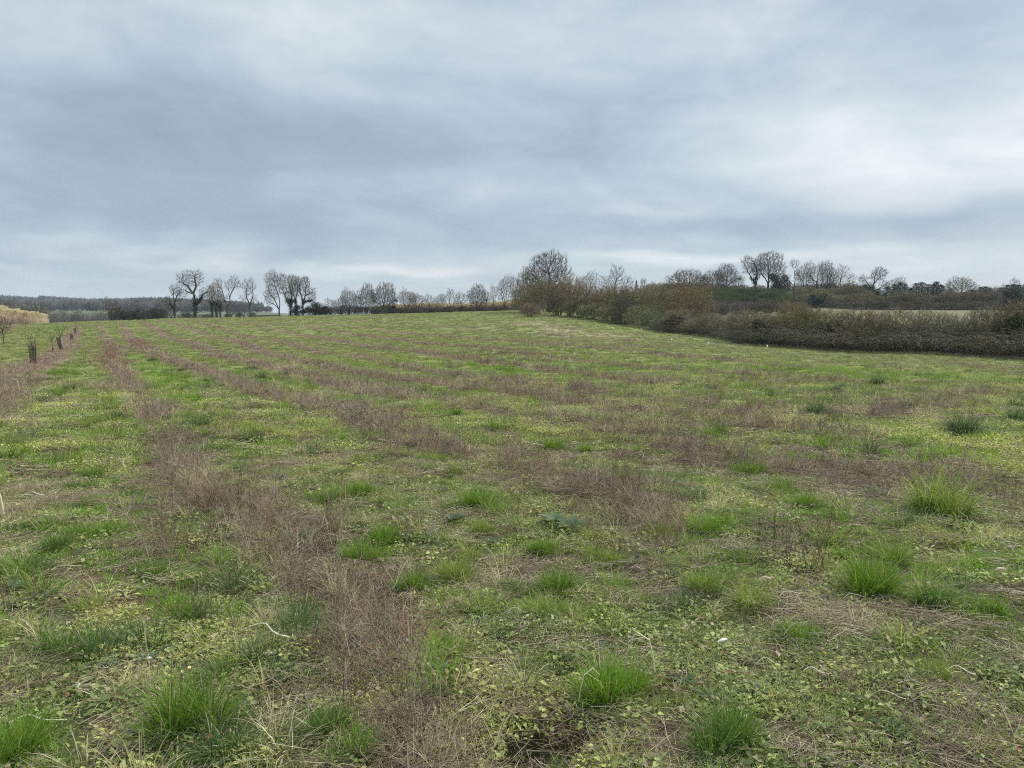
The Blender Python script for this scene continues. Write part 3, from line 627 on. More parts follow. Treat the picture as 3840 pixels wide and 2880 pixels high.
def band(r0, r1, dens, sc_, near):
    rs = RS; A = .75
    n = int(dens * A * (r1 * r1 - r0 * r0))
    r = np.sqrt(r0 * r0 + (r1 * r1 - r0 * r0) * rs.rand(n)); th = (rs.rand(n) * 2 - 1) * A
    x = r * np.sin(th); y = r * np.cos(th)
    u = x / y; hy = np.interp(u, _hu, _hy)
    inside = (u < _hu[0]) | (y < hy + 1)
    if r1 > 100: inside &= ~((u < _hu[0]) & (y > 165))
    x, y = x[inside], y[inside]; n = len(x); r = np.hypot(x, y)
    F = fields(x, y)
    row = F['row']
    tex = sstep(6, 30, r)
    wG = .85 + F['G'] * 2.2 + sstep(.47, .6, F['n1']) * .8 + F['Y2'] * 1.0 + .25 * tex
    wY = (.06 + F['Y'] * 3.2 + sstep(.56, .7, F['n5']) * .6) * (1 - .92 * tex)
    wK = (.30 + F['K'] * 2.6 + sstep(.5, .64, F['n2']) * .8) * (1 - .8 * tex)
    wD = .22 + F['D'] * 3.4 + sstep(.52, .7, F['n4']) * .5 + row * .3 - .12 * tex + F['R'] * 1.5 + F['X'] * 2 + F['B'] * .5
    wB = .03 + F['B'] * .7 + row * 1.0 + F['R2'] * 2.5 + sstep(.62, .74, F['n1']) * .3 * (1 - tex) + sstep(.55, .68, F['n5']) * .12 * (1 - tex)
    wB = wB * np.interp(r, [2, 8, 20, 60], [.13, .22, .30, .30])
    wT = .08 + F['D'] * .4 + sstep(.58, .7, F['n2']) * .3 * (1 - .6 * tex) + row * .1
    wS = F['S'] * 5 + .1 + F['X'] * 1.0
    damp = np.clip(1 - row * 1.1, .05, 1) * np.clip(1 - F['X'], .02, 1); wG *= damp; wK *= damp; wY *= damp
    wt = np.stack([wG, wY, wK, wD, wB, wT, wS], 1); cum = np.cumsum(wt / wt.sum(1)[:, None], 1)
    c = (rs.rand(n)[:, None] > cum).sum(1)
    def sub(k): return c == k
    gc = grass_col(F); scol = stem_col(F)
    k = sub(0)
    emit('turf', x[k], y[k], rs, .8 * sc_, 1.3 * sc_, {0: [0, 1, 2, 3, 4, 5], 1: [0, 1, 3, 4, 5, 6, 7, 8], 2: [6, 7, 8]}[near], gc[k])
    k = sub(1); yc = mixc((.42, .46, .13), (.58, .54, .22), rs.rand(k.sum()) * F['n4'][k] * 1.6)
    emit('leaf', x[k], y[k], rs, .8 * sc_, 1.3 * sc_, {0: [0, 1, 2, 3], 1: [0, 1, 2, 4, 5], 2: [4, 5, 6]}[near], yc)
    k = sub(2); kc = mixc((.16, .215, .072), (.43, .46, .16), rs.rand(k.sum()) * 1.0)
    emit('leaf', x[k], y[k], rs, .8 * sc_, 1.3 * sc_, {0: [0, 1, 2, 3], 1: [0, 1, 2, 4, 5], 2: [4, 5, 6]}[near], kc)
    k = sub(3); dc = mixc(STRAW * .8, np.array((.27, .19, .125)), rs.rand(k.sum()) * 1.3 - .1 + row[k] * .5 + F['X'][k] * .5)
    rr = np.clip(F['R'][k], 0, 1)[:, None] * .8; dc = dc * (1 - rr) + REDB * 1.1 * rr
    emit('litter', x[k], y[k], rs, .8 * sc_, 1.3 * sc_, {0: [0, 1, 2, 3], 1: [0, 1, 4, 5], 2: [4, 5, 6]}[near], dc)
    k = sub(4); hh = np.clip(.65 + .9 * row[k] + F['B'][k] * .5, .6, 1.5)
    emit('stem', x[k], y[k], rs, .8 * sc_, 1.25 * sc_, {0: [0, 1, 2, 3], 1: [0, 1, 4, 5, 6], 2: [7, 8, 9]}[near], scol[k], (.7, 1.25))
    k = sub(5); emit('tuft', x[k], y[k], rs, .6 * sc_, 1.2 * sc_, {0: [0, 1, 2], 1: [0, 1, 3, 4], 2: [3, 4, 5]}[near], np.where((rs.rand(k.sum()) < .4)[:, None], STRAW, mixc(GR_OLIVE, GR_YEL, rs.rand(k.sum()))), (.7, 1.25) if near == 0 else (.9, 1.7))
band(1.6, 4.5, 300, 1.0, 0)
band(4.5, 9, 190, 1.05, 0)
band(9, 22, 46, 1.0, 1)
band(22, 60, 12, 1.0, 2)
band(60, 175, 3.0, 1.5, 2)
# rows of dead stems get an extra, denser planting of their own
def rows_extra():
    rs = RS
    for r0, r1, dens, picks, s0, s1 in ((1.6, 9, 5, [0, 1, 2, 3], .9, 1.4), (9, 24, 6.5, [0, 1, 4, 5, 6], .8, 1.25), (24, 60, 4.0, [7, 8, 9, 4], .75, 1.15), (60, 160, 1.0, [7, 8, 9], .9, 1.3)):
        n = int(dens * .75 * (r1 * r1 - r0 * r0)); r = np.sqrt(r0 * r0 + (r1 * r1 - r0 * r0) * rs.rand(n)); th = (rs.rand(n) * 2 - 1) * .75
        x = r * np.sin(th); y = r * np.cos(th); F = fields(x, y)
        pr = np.clip(F['row'] * 1.3, 0, 1) ** 1.5 + np.clip(F['B'], 0, 1.3) * (.45 if r0 < 9 else .75) + (r0 >= 9) * .5 * sstep(.50, .60, F['n3']) * (x > 0) * sstep(.42, .6, F['n5'] * .5 + F['n1'] * .5 + .03) + F['R2'] * .8
        k = rs.rand(n) < pr * .9
        Fk = {a: b[k] for a, b in F.items()}
        emit('stem', x[k], y[k], rs, s0, s1, picks, stem_col(Fk), (.7, 1.3))
rows_extra()
def small_tufts():
    rs = RS
    for r0, r1, dens, s0, s1, pk in ((2.5, 9, 3.2, .6, 1.5, [0, 1, 2]), (9, 25, 1.9, .8, 1.8, [0, 1, 2, 3]), (25, 70, .26, .9, 1.9, [3, 4, 5]), (70, 150, .09, 1.2, 2.6, [3, 4, 5])):
        n = int(dens * .75 * (r1 * r1 - r0 * r0)); r = np.sqrt(r0 * r0 + (r1 * r1 - r0 * r0) * rs.rand(n)); th = (rs.rand(n) * 2 - 1) * .75
        x = r * np.sin(th); y = r * np.cos(th); F = fields(x, y)
        k = rs.rand(n) < np.clip(1 - F['row'] - F['X'], .08, 1) * np.clip(.35 + 1.6 * (F['n3'] - .35) + F['G'], .15, 1)
        k &= y < np.interp(x / y, _hu, _hy)
        x, y = x[k], y[k]; n = len(x)
        c = mixc(GR_LUSH * .85, GR_OLIVE * .9, rs.rand(n)) * (.6 + .5 * rs.rand(n))[:, None]
        d = (rs.rand(n) < .25)[:, None]; c = np.where(d, np.array((.085, .14, .05)), c)
        emit('tus', x, y, rs, s0, s1, pk, c, (.7, 1.2), .15)
ACC['tus'] = []
small_tufts()
def ragged(g, r, w, n, h0, h1):
    for k in range(4):
        a = r.rand() * 6.283; q = .06 * math.sqrt(r.rand()); f = .6 + .6 * r.rand()
        blades(g, r, int(n * f), .035, h0 * f, h1 * f, w, 0, .95, .8, 3, .12, .7, center=(q * math.cos(a), q * math.sin(a), 0))
    blades(g, r, n, .13, h0 * .3, h0 * .9, w, .4, 1.3, .7, 2, .4, .2)
tusm = variants('grass_tuft', mk(lambda g, r: ragged(g, r, .003, 55, .07, .17), 'grass_tuft_near', 3, M_inst) + mk(lambda g, r: ragged(g, r, .008, 34, .06, .14), 'grass_tuft_far', 3, M_inst))
NAMES = {'tus': ('grass_tufts', 'countless small ragged grass tufts dotted over the field', tusm), 'turf': ('short_grass', 'short green and yellowish grass covering the field', turf), 'leaf': ('low_weeds', 'low leafy weeds and clover carpeting the ground between the grass', leafm),
         'litter': ('straw_litter', 'flat broken straw and dead stems lying on the ground', litm), 'stem': ('dead_stems', 'brown dead weed stems standing in long rows across the field', stemm),
         'tuft': ('pale_grass', 'thin pale dry grass mixed through the green', tuftm)}
for k, (nm, lb, col_) in NAMES.items():
    a = [np.concatenate([t[i] for t in ACC[k]]) for i in range(5)]
    scatter(nm, lb, col_, *a)
    print(nm, len(a[0]))
print('scatter', time.time() - T0)
#@@MORE@@
# ------------------------------------------------------------------ trees
def colonize(rs, trunks, env, natt, step=.38, dk=.55, di=3.5, iters=70, up=.12, wob=.25):
    pos = []; par = []
    for tr in trunks:
        prev = -1
        for i, p in enumerate(tr):
            p = np.array(p, float)
            if i == 0:
                near = [j for j, q in enumerate(pos) if np.linalg.norm(q - p) < .05]
                if near: prev = near[0]; continue
                pos.append(p); par.append(-1); prev = len(pos) - 1; continue
            a = pos[prev]; L = np.linalg.norm(p - a); k = max(1, int(round(L / step))); bow = (rs.rand(3) - .5) * L * .22 * (i > 0) * (a[2] > .3)
            for t in range(1, k + 1):
                q = a + (p - a) * t / k + (rs.rand(3) - .5) * step * .3 + bow * math.sin(math.pi * t / k)
                pos.append(q); par.append(prev); prev = len(pos) - 1
    att = []
    lump = [(rs.randn(3), .75 + .45 * rs.rand()) for _ in range(22)]
    wts = np.array([e[3] * e[4] * e[5] for e in env], float); wts /= wts.sum()
    for e, wgt in zip(env, wts):
        k = int(natt * wgt); v = rs.randn(k, 3); v /= np.linalg.norm(v, axis=1)[:, None]
        lf = np.full(k, .70)
        for dv, am in lump:
            dv = dv / np.linalg.norm(dv); lf = np.maximum(lf, .70 + (am - .70) * np.clip(v @ dv, 0, 1) ** 7)
        rr = (rs.rand(k) ** .36 * lf * 1.08)[:, None]
        att.append(np.array(e[:3]) + v * rr * np.array(e[3:6]))
    att = np.concatenate(att); att = att[att[:, 2] > .25]
    alive = np.ones(len(att), bool)
    born = list(range(len(pos)))
    for it in range(iters):
        if not alive.any() or len(pos) > 7000: break
        kd = kdtree.KDTree(len(pos))
        for i, p in enumerate(pos): kd.insert(p, i)
        kd.balance(); acc = {}
        dlim = di if it > 6 else 30
        for ai in np.nonzero(alive)[0]:
            co, i, d = kd.find(att[ai])
            if d < dk: alive[ai] = False; continue
            if d < dlim:
                v = (att[ai] - pos[i]) / d
                if i in acc: acc[i] += v
                else: acc[i] = v.copy()
        if not acc: break
        n0 = len(pos)
        for i, v in acc.items():
            v = v / (np.linalg.norm(v) + 1e-6)
            if par[i] >= 0:
                q = pos[i] - pos[par[i]]; v = v + .45 * q / (np.linalg.norm(q) + 1e-6)
            v = v + (rs.rand(3) - .5) * wob * 2; v[2] += up; v /= np.linalg.norm(v)
            p = pos[i] + v * step
            pos.append(p); par.append(i)
    return np.array(pos), np.array(par)
def tree_meshes(name, seed, trunks, env, natt, R=.24, tw=.013, twig=(3, .28, .62), step=.38, dk=.55, up=.12, wob=.22, ivy=None, thr=.06, droop=0, leafy=0):
    rs = np.random.RandomState(seed)
    P, par = colonize(rs, trunks, env, int(natt * 1.35), step * .9, dk * .85, up=up, wob=wob)
    n = len(P); r2 = np.zeros(n); ch = np.zeros(n, int)
    for i in range(n - 1, -1, -1):
        if r2[i] == 0: r2[i] = 1.0
        if par[i] >= 0: r2[par[i]] += r2[i] * 1.0; ch[par[i]] += 1
    roots = max(1, len([1 for i in range(n) if par[i] < 0]))
    tips = r2.max()
    p_ = math.log(tips) / math.log(R / tw)
    rad_ = tw * r2 ** (1 / p_)
    idx = np.nonzero(par >= 0)[0]
    big = rad_[idx] > thr
    g1 = Geo(); g2 = Geo()
    b = idx[big]; rp = np.minimum(rad_[par[b]], rad_[b] * 1.6)
    flare = lambda z: 1 + .35 * np.exp(-np.maximum(z, 0) / .5)
    tubes(g1, P[par[b]], P[b] + (P[b] - P[par[b]]) * .12, rp * flare(P[par[b], 2]), rad_[b] * flare(P[b, 2]), 6, .8 + .4 * rs.rand(len(b)))
    s = idx[~big]
    tubes(g2, P[par[s]], P[s], np.minimum(rad_[par[s]], rad_[s] * 1.4), rad_[s], 3, .75 + .5 * rs.rand(len(s)))
    # twigs
    k = np.repeat(idx[rad_[idx] < tw * 3.2], twig[0])
    cen = np.array([0, 0, P[:, 2].mean()])
    dirn = P[k] - P[par[k]]; dirn /= np.linalg.norm(dirn, axis=1)[:, None] + 1e-6
    ow = P[k] - cen; ow /= np.linalg.norm(ow, axis=1)[:, None] + 1e-6
    d = dirn * .8 + ow * .55 + (rs.rand(len(k), 3) - .5) * 1.25; d[:, 2] += .15 - droop; d /= np.linalg.norm(d, axis=1)[:, None]
    L = (twig[1] + (twig[2] * 1.45 - twig[1]) * rs.rand(len(k)) ** 1.3)[:, None]
    m = P[k] + d * L * .5; d2 = d + (rs.rand(len(k), 3) - .5) * .7
    cvv = .75 + .6 * rs.rand(len(k)); dd = (rs.rand(len(k)) < .3) * .6
    tubes(g2, P[k], m, tw * .95, tw * .75, 3, cvv); tubes(g2, m, m + d2 * L * .55, tw * .75, tw * .4, 3, cvv)
    for _ in range(2):
        t = .3 + .7 * rs.rand(len(k))[:, None]; b0 = P[k] + d * L * .5 * t; d3 = d + (rs.rand(len(k), 3) - .5) * 1.9; d3[:, 2] += .1
        tubes(g2, b0, b0 + d3 * L * .5, tw * .65, tw * .3, 3, cvv)
    if leafy:
        kk = rs.choice(len(k), leafy)
        leaves(g2, rs, leafy, 0, 0, 0, .05, .12, .6, 1.2, .6, P=m[kk] + (rs.rand(leafy, 3) - .5) * .3)
    out = [('trunk', g1.mesh(name + '_trunk', M_bark)), ('crown', g2.mesh(name + '_crown', M_twig))] if g1.n else [('branches', g2.mesh(name + '_branches', M_twig))]
    if ivy:
        g3 = Geo(); c = P[(P[:, 2] < ivy) & (rad_ > tw * 4)]
        q = c[rs.choice(len(c), 1500)] + rs.randn(1500, 3) * np.array([.24, .24, .16]) * (1 + .6 * rs.rand(1500))[:, None]
        q[:, 2] = np.maximum(q[:, 2], .05)
        leaves(g3, rs, 1500, 0, 0, 0, .14, .30, .75, 1.3, .1, P=q)
        out.append(('ivy', g3.mesh(name + '_ivy', M_leaf)))
    H = float(np.percentile(P[:, 2], 99.8)) + .25; Wd = float(np.percentile(np.abs(P[:, 0]), 98)) * 2 + .4
    return dict(parts=out, H=H, W=Wd)
TV = {}
_O = 'first second third fourth fifth sixth seventh eighth ninth tenth eleventh twelfth thirteenth fourteenth fifteenth sixteenth seventeenth eighteenth nineteenth twentieth'.split()
_T = ['twenty', 'thirty', 'forty']
def nth(i):
    return _O[i] if i < 20 else (_T[(i + 1) // 10 - 2] + '-' + _O[(i + 1) % 10 - 1] if (i + 1) % 10 else ['thirtieth', 'fortieth'][(i + 1) // 10 - 3])
TV['oak'] = tree_meshes('oak', 3, [[(0,0,0),(.1,0,2.2),(-.8,.2,3.6),(-2.2,.3,5.2)], [(.1,0,2.2),(1.2,-.3,3.8),(2.8,0,5.0)], [(.1,0,2.2),(.2,.3,4.5),(.1,.5,7)], [(.1,0,2.2),(0,-1.4,4.2)]],
    [(0,0,6.6,4.2,4.2,3.4),(-3.4,0,5.4,1.8,2,1.9),(3.2,0,5.4,2.2,2.2,2.2)], 2300, R=.34, twig=(4,.25,.6), ivy=None)
TV['round'] = tree_meshes('round_tree', 5, [[(0,0,0),(0,0,1.4),(-.9,0,3)], [(0,0,1.4),(1,.2,3)], [(0,0,1.4),(0,-.6,4)]], [(0,0,5.6,3.9,3.9,4.3)], 2100, R=.28, twig=(4,.25,.6))
TV['round2'] = tree_meshes('broad_tree', 15, [[(0,0,0),(-.1,0,2),(-1.4,.2,4)], [(-.1,0,2),(.9,.2,4)], [(-.1,0,2),(.2,.9,4.2)]], [(-1,0,6,3.2,3.4,3.5),(1.9,0,5.4,2.6,2.8,3.1)], 1700, R=.27, ivy=2.2)
TV['vase'] = tree_meshes('forked_tree', 7, [[(0,0,0),(.1,0,3.0),(-1.0,.2,5.5),(-1.6,0,7.2),(-2.6,0,8.2)], [(.1,0,3.0),(1.0,0,4.8),(1.9,0,6.6),(2.7,.2,8.3)], [(1.0,0,4.8),(.7,.3,6.4),(.6,.2,7.4)]],
    [(-2.3,0,8.0,1.7,1.7,1.5),(2.5,0,8.4,1.7,1.7,1.7),(.6,0,7.6,1.4,1.4,1.5),(-.4,0,4.5,2.2,2,1.1)], 1150, R=.24, tw=.012, twig=(3,.2,.5))
TV['lollipop'] = tree_meshes('slender_tree', 8, [[(0,0,0),(0,0,2.8),(-.8,0,4.6),(-.9,0,7)], [(0,0,2.8),(.7,.2,4.6),(1.1,0,6.6)], [(0,0,2.8),(-1.9,0,4.3),(-2.5,0,5)]],
    [(0,0,7.6,2.3,2.1,2.2),(-1.9,0,5.0,1.4,1.2,1.0),(1.4,0,4.6,1.3,1.2,.9)], 1050, R=.2, tw=.012, twig=(3,.2,.45))
TV['gnarl'] = tree_meshes('old_oak', 9, [[(0,0,0),(-.1,0,3.2),(-.3,0,5.4),(-1.6,0,7),(-3.0,0,7.8)], [(-.3,0,5.4),(.4,0,7),(.2,0,9)], [(-.1,0,3.2),(1.1,0,4),(1.9,0,5.2),(3,0,5.6)], [(-.3,0,5.4),(-1.9,0,5.8),(-3.0,0,6.2)]],
    [(-1.9,0,8.0,2.4,2.2,1.8),(.6,0,8.3,1.5,1.7,1.8),(2.8,0,5.2,1.9,1.8,1.7),(-2.6,0,5.6,1.5,1.4,1.0)], 1300, R=.30, tw=.013, twig=(3,.2,.5), wob=.42, ivy=4.6)
TV['spreadl'] = tree_meshes('spreading_tree', 10, [[(0,0,0),(0,0,1.6),(-.2,0,4.5),(-1.6,0,7.6)], [(0,0,1.6),(-1.8,0,3.8),(-3.6,0,5.6)], [(-.2,0,4.5),(.6,0,7)], [(0,0,1.6),(-2.2,.3,2.8),(-3.8,0,3.2)]],
    [(-2.0,0,6.6,3.0,2.6,3.1),(-3.6,0,4.2,2.0,1.8,1.9)], 1600, R=.26, tw=.012, twig=(3,.25,.55), up=.05)
TV['leanl'] = tree_meshes('leaning_tree', 12, [[(0,0,0),(.1,0,2.4),(-1.6,0,4.6),(-2.6,0,6.2)], [(.1,0,2.4),(.5,0,5),(-.6,0,8)], [(-1.6,0,4.6),(-1.0,0,6.2)], [(.1,0,2.4),(1.4,0,4.6)]],
    [(-1.6,0,7.2,2.5,2.3,2.4),(.6,0,6.4,1.8,1.7,2.2)], 1400, R=.25, tw=.012, ivy=4.0)
TV['spreadr'] = tree_meshes('right_spreading_tree', 13, [[(0,0,0),(.1,0,3),(-.6,0,5.4),(-.8,0,7.8)], [(.1,0,3),(1.1,0,5),(1.7,0,7.6)], [(1.1,0,5),(2.6,0,5.6),(4,0,6)], [(.1,0,3),(1.8,0,3.6),(3.4,0,3.8)]],
    [(.6,0,7.2,2.8,2.4,2.6),(3.2,0,5.0,2.0,1.7,2.0)], 1600, R=.28, tw=.013, ivy=4.2, wob=.3)
TV['slim'] = tree_meshes('slim_tree', 16, [[(0,0,0),(0,0,3),(.2,0,6)], [(0,0,3),(-.5,0,6)]], [(0,0,6.3,1.9,1.9,3.6)], 650, R=.15, tw=.012, twig=(3,.25,.5), up=.3)
TV['slimivy'] = tree_meshes('slim_ivy_tree', 17, [[(0,0,0),(0,0,4),(.3,0,6.5)], [(0,0,4),(-.6,0,6.5)]], [(0,0,7,1.9,1.9,2.9)], 550, R=.2, tw=.012, up=.3, ivy=5.0)
TV['multi'] = tree_meshes('many_stemmed_tree', 18, [[(0,0,0),(-1.2,0,3.5),(-1.8,0,5.5)], [(.1,0,0),(-.4,.3,4),(-.5,0,6)], [(.2,0,0),(.7,-.2,4),(.9,0,6)], [(.3,0,0),(1.6,.2,3.6),(2.3,0,5)], [(.1,.2,0),(.1,.9,4)]],
    [(-1.4,0,5.6,2.6,2.6,3.4),(1.6,.4,6.2,2.4,2.4,3.5),(.2,-.6,6.9,1.8,2,3.0)], 1700, R=.2, tw=.012, twig=(3,.25,.55), up=.12)
TV['fan'] = tree_meshes('fan_shaped_tree', 19, [[(0,0,0),(.1,0,3),(.1,0,7)], [(0,0,.5),(-1.2,0,3.5),(-2.3,0,5.4)], [(0,0,.5),(1.5,0,3.6),(2.4,0,5.2)], [(.1,0,3),(-.7,.3,5.4)]],
    [(.1,0,7.2,2.0,1.8,2.9),(-2.6,0,5.8,1.8,1.6,2.1),(2.7,0,5.6,1.6,1.6,2.3)], 1500, R=.19, tw=.012, twig=(3,.25,.5), up=.3)
TV['low'] = tree_meshes('low_wide_tree', 20, [[(0,0,0),(-1.6,0,1.8),(-3,0,2.6)], [(0,0,0),(1.2,0,2),(3,0,2.6)], [(0,0,0),(-.2,0,3)]], [(0,0,3.4,4.6,3.6,2.7),(-3,0,2.8,2,2,2),(3,0,2.8,2,2,2)], 2100, R=.25, tw=.014, twig=(4,.25,.55), leafy=500)
TV['dead'] = tree_meshes('half_dead_tree', 21, [[(0,0,0),(0,0,4.5),(-.1,0,7),(-1.0,0,8.8)], [(-.1,0,7),(.9,0,8.2),(.9,0,9)], [(0,0,4.5),(-1.8,0,5.6),(-3.2,0,7)], [(0,0,3.5),(-2.4,0,4.3),(-4.4,0,6.1)], [(0,0,4.5),(1.8,0,5.4)]],
    [(-.2,0,8.6,1.4,1.3,1.3),(-2.8,0,5.6,2.0,1.5,1.4),(1.4,0,6.2,1.5,1.3,1.3)], 620, R=.20, tw=.015, twig=(3,.2,.45), wob=.45, ivy=1.6)
TV['umbrella'] = tree_meshes('umbrella_tree', 22, [[(0,0,0),(0,0,2.6),(-.4,0,5),(0,0,7.6)], [(0,0,2.6),(-1.6,0,4.6),(-3.4,0,6.6),(-4.4,0,7)], [(0,0,2.6),(1.6,0,4.2),(3,0,5)], [(-.4,0,5),(1.3,0,7)]],
    [(.8,0,7.8,2.5,2.2,2.1),(-3.6,0,6.6,1.8,1.6,1.3),(2.4,0,5.0,1.6,1.5,1.2),(-2.8,0,4.2,1.4,1.2,1)], 1350, R=.34, tw=.014, ivy=3.0, wob=.3)
print('trees', time.time() - T0, {k: sum(len(p[1].polygons) for p in v['parts']) for k, v in TV.items()})
BARK = (.078, .066, .050); IVY = (.026, .042, .014)
def place_tree(kind, px, Y, top, label, width=None, name='bare_tree', group='bare trees along the horizon', twig=(.115, .092, .062), cat='tree', rot=None, flip=1, bark=BARK, base=None, sink=.15, ivy=IVY):
    v = TV[kind]; x = ray(px, 1190)[0] * Y; z = gz(x, Y) if base is None else CAM_H + Y * ray(px, base)[1]
    h = CAM_H + Y * ray(px, top)[1] - z
    s = h / v['H']; sx = s if width is None else (width / FPX * Y) / v['W']
    sx = max(min(sx, s * 1.7), s * .55)
    root = bpy.data.objects.new(name, None); C.objects.link(root)
    root['label'] = label; root['category'] = cat; root['group'] = group
    root.location = (x, Y, z - sink); root.scale = (sx * flip, (sx + s) / 2, s)
    if rot: root.rotation_euler.z = rot
    for pn, me in v['parts']:
        link(pn, me, parent=root, color={'trunk': bark, 'ivy': ivy}.get(pn, twig))
    return root
L1 = 'bare trees on the left horizon'; L2 = 'bare hedgerow trees on the middle horizon'; L3 = 'trees on the rough ground at right'
PALE = (.21, .175, .135); DK = (.085, .070, .045); OLV = (.135, .105, .055); PINK = (.19, .135, .11)
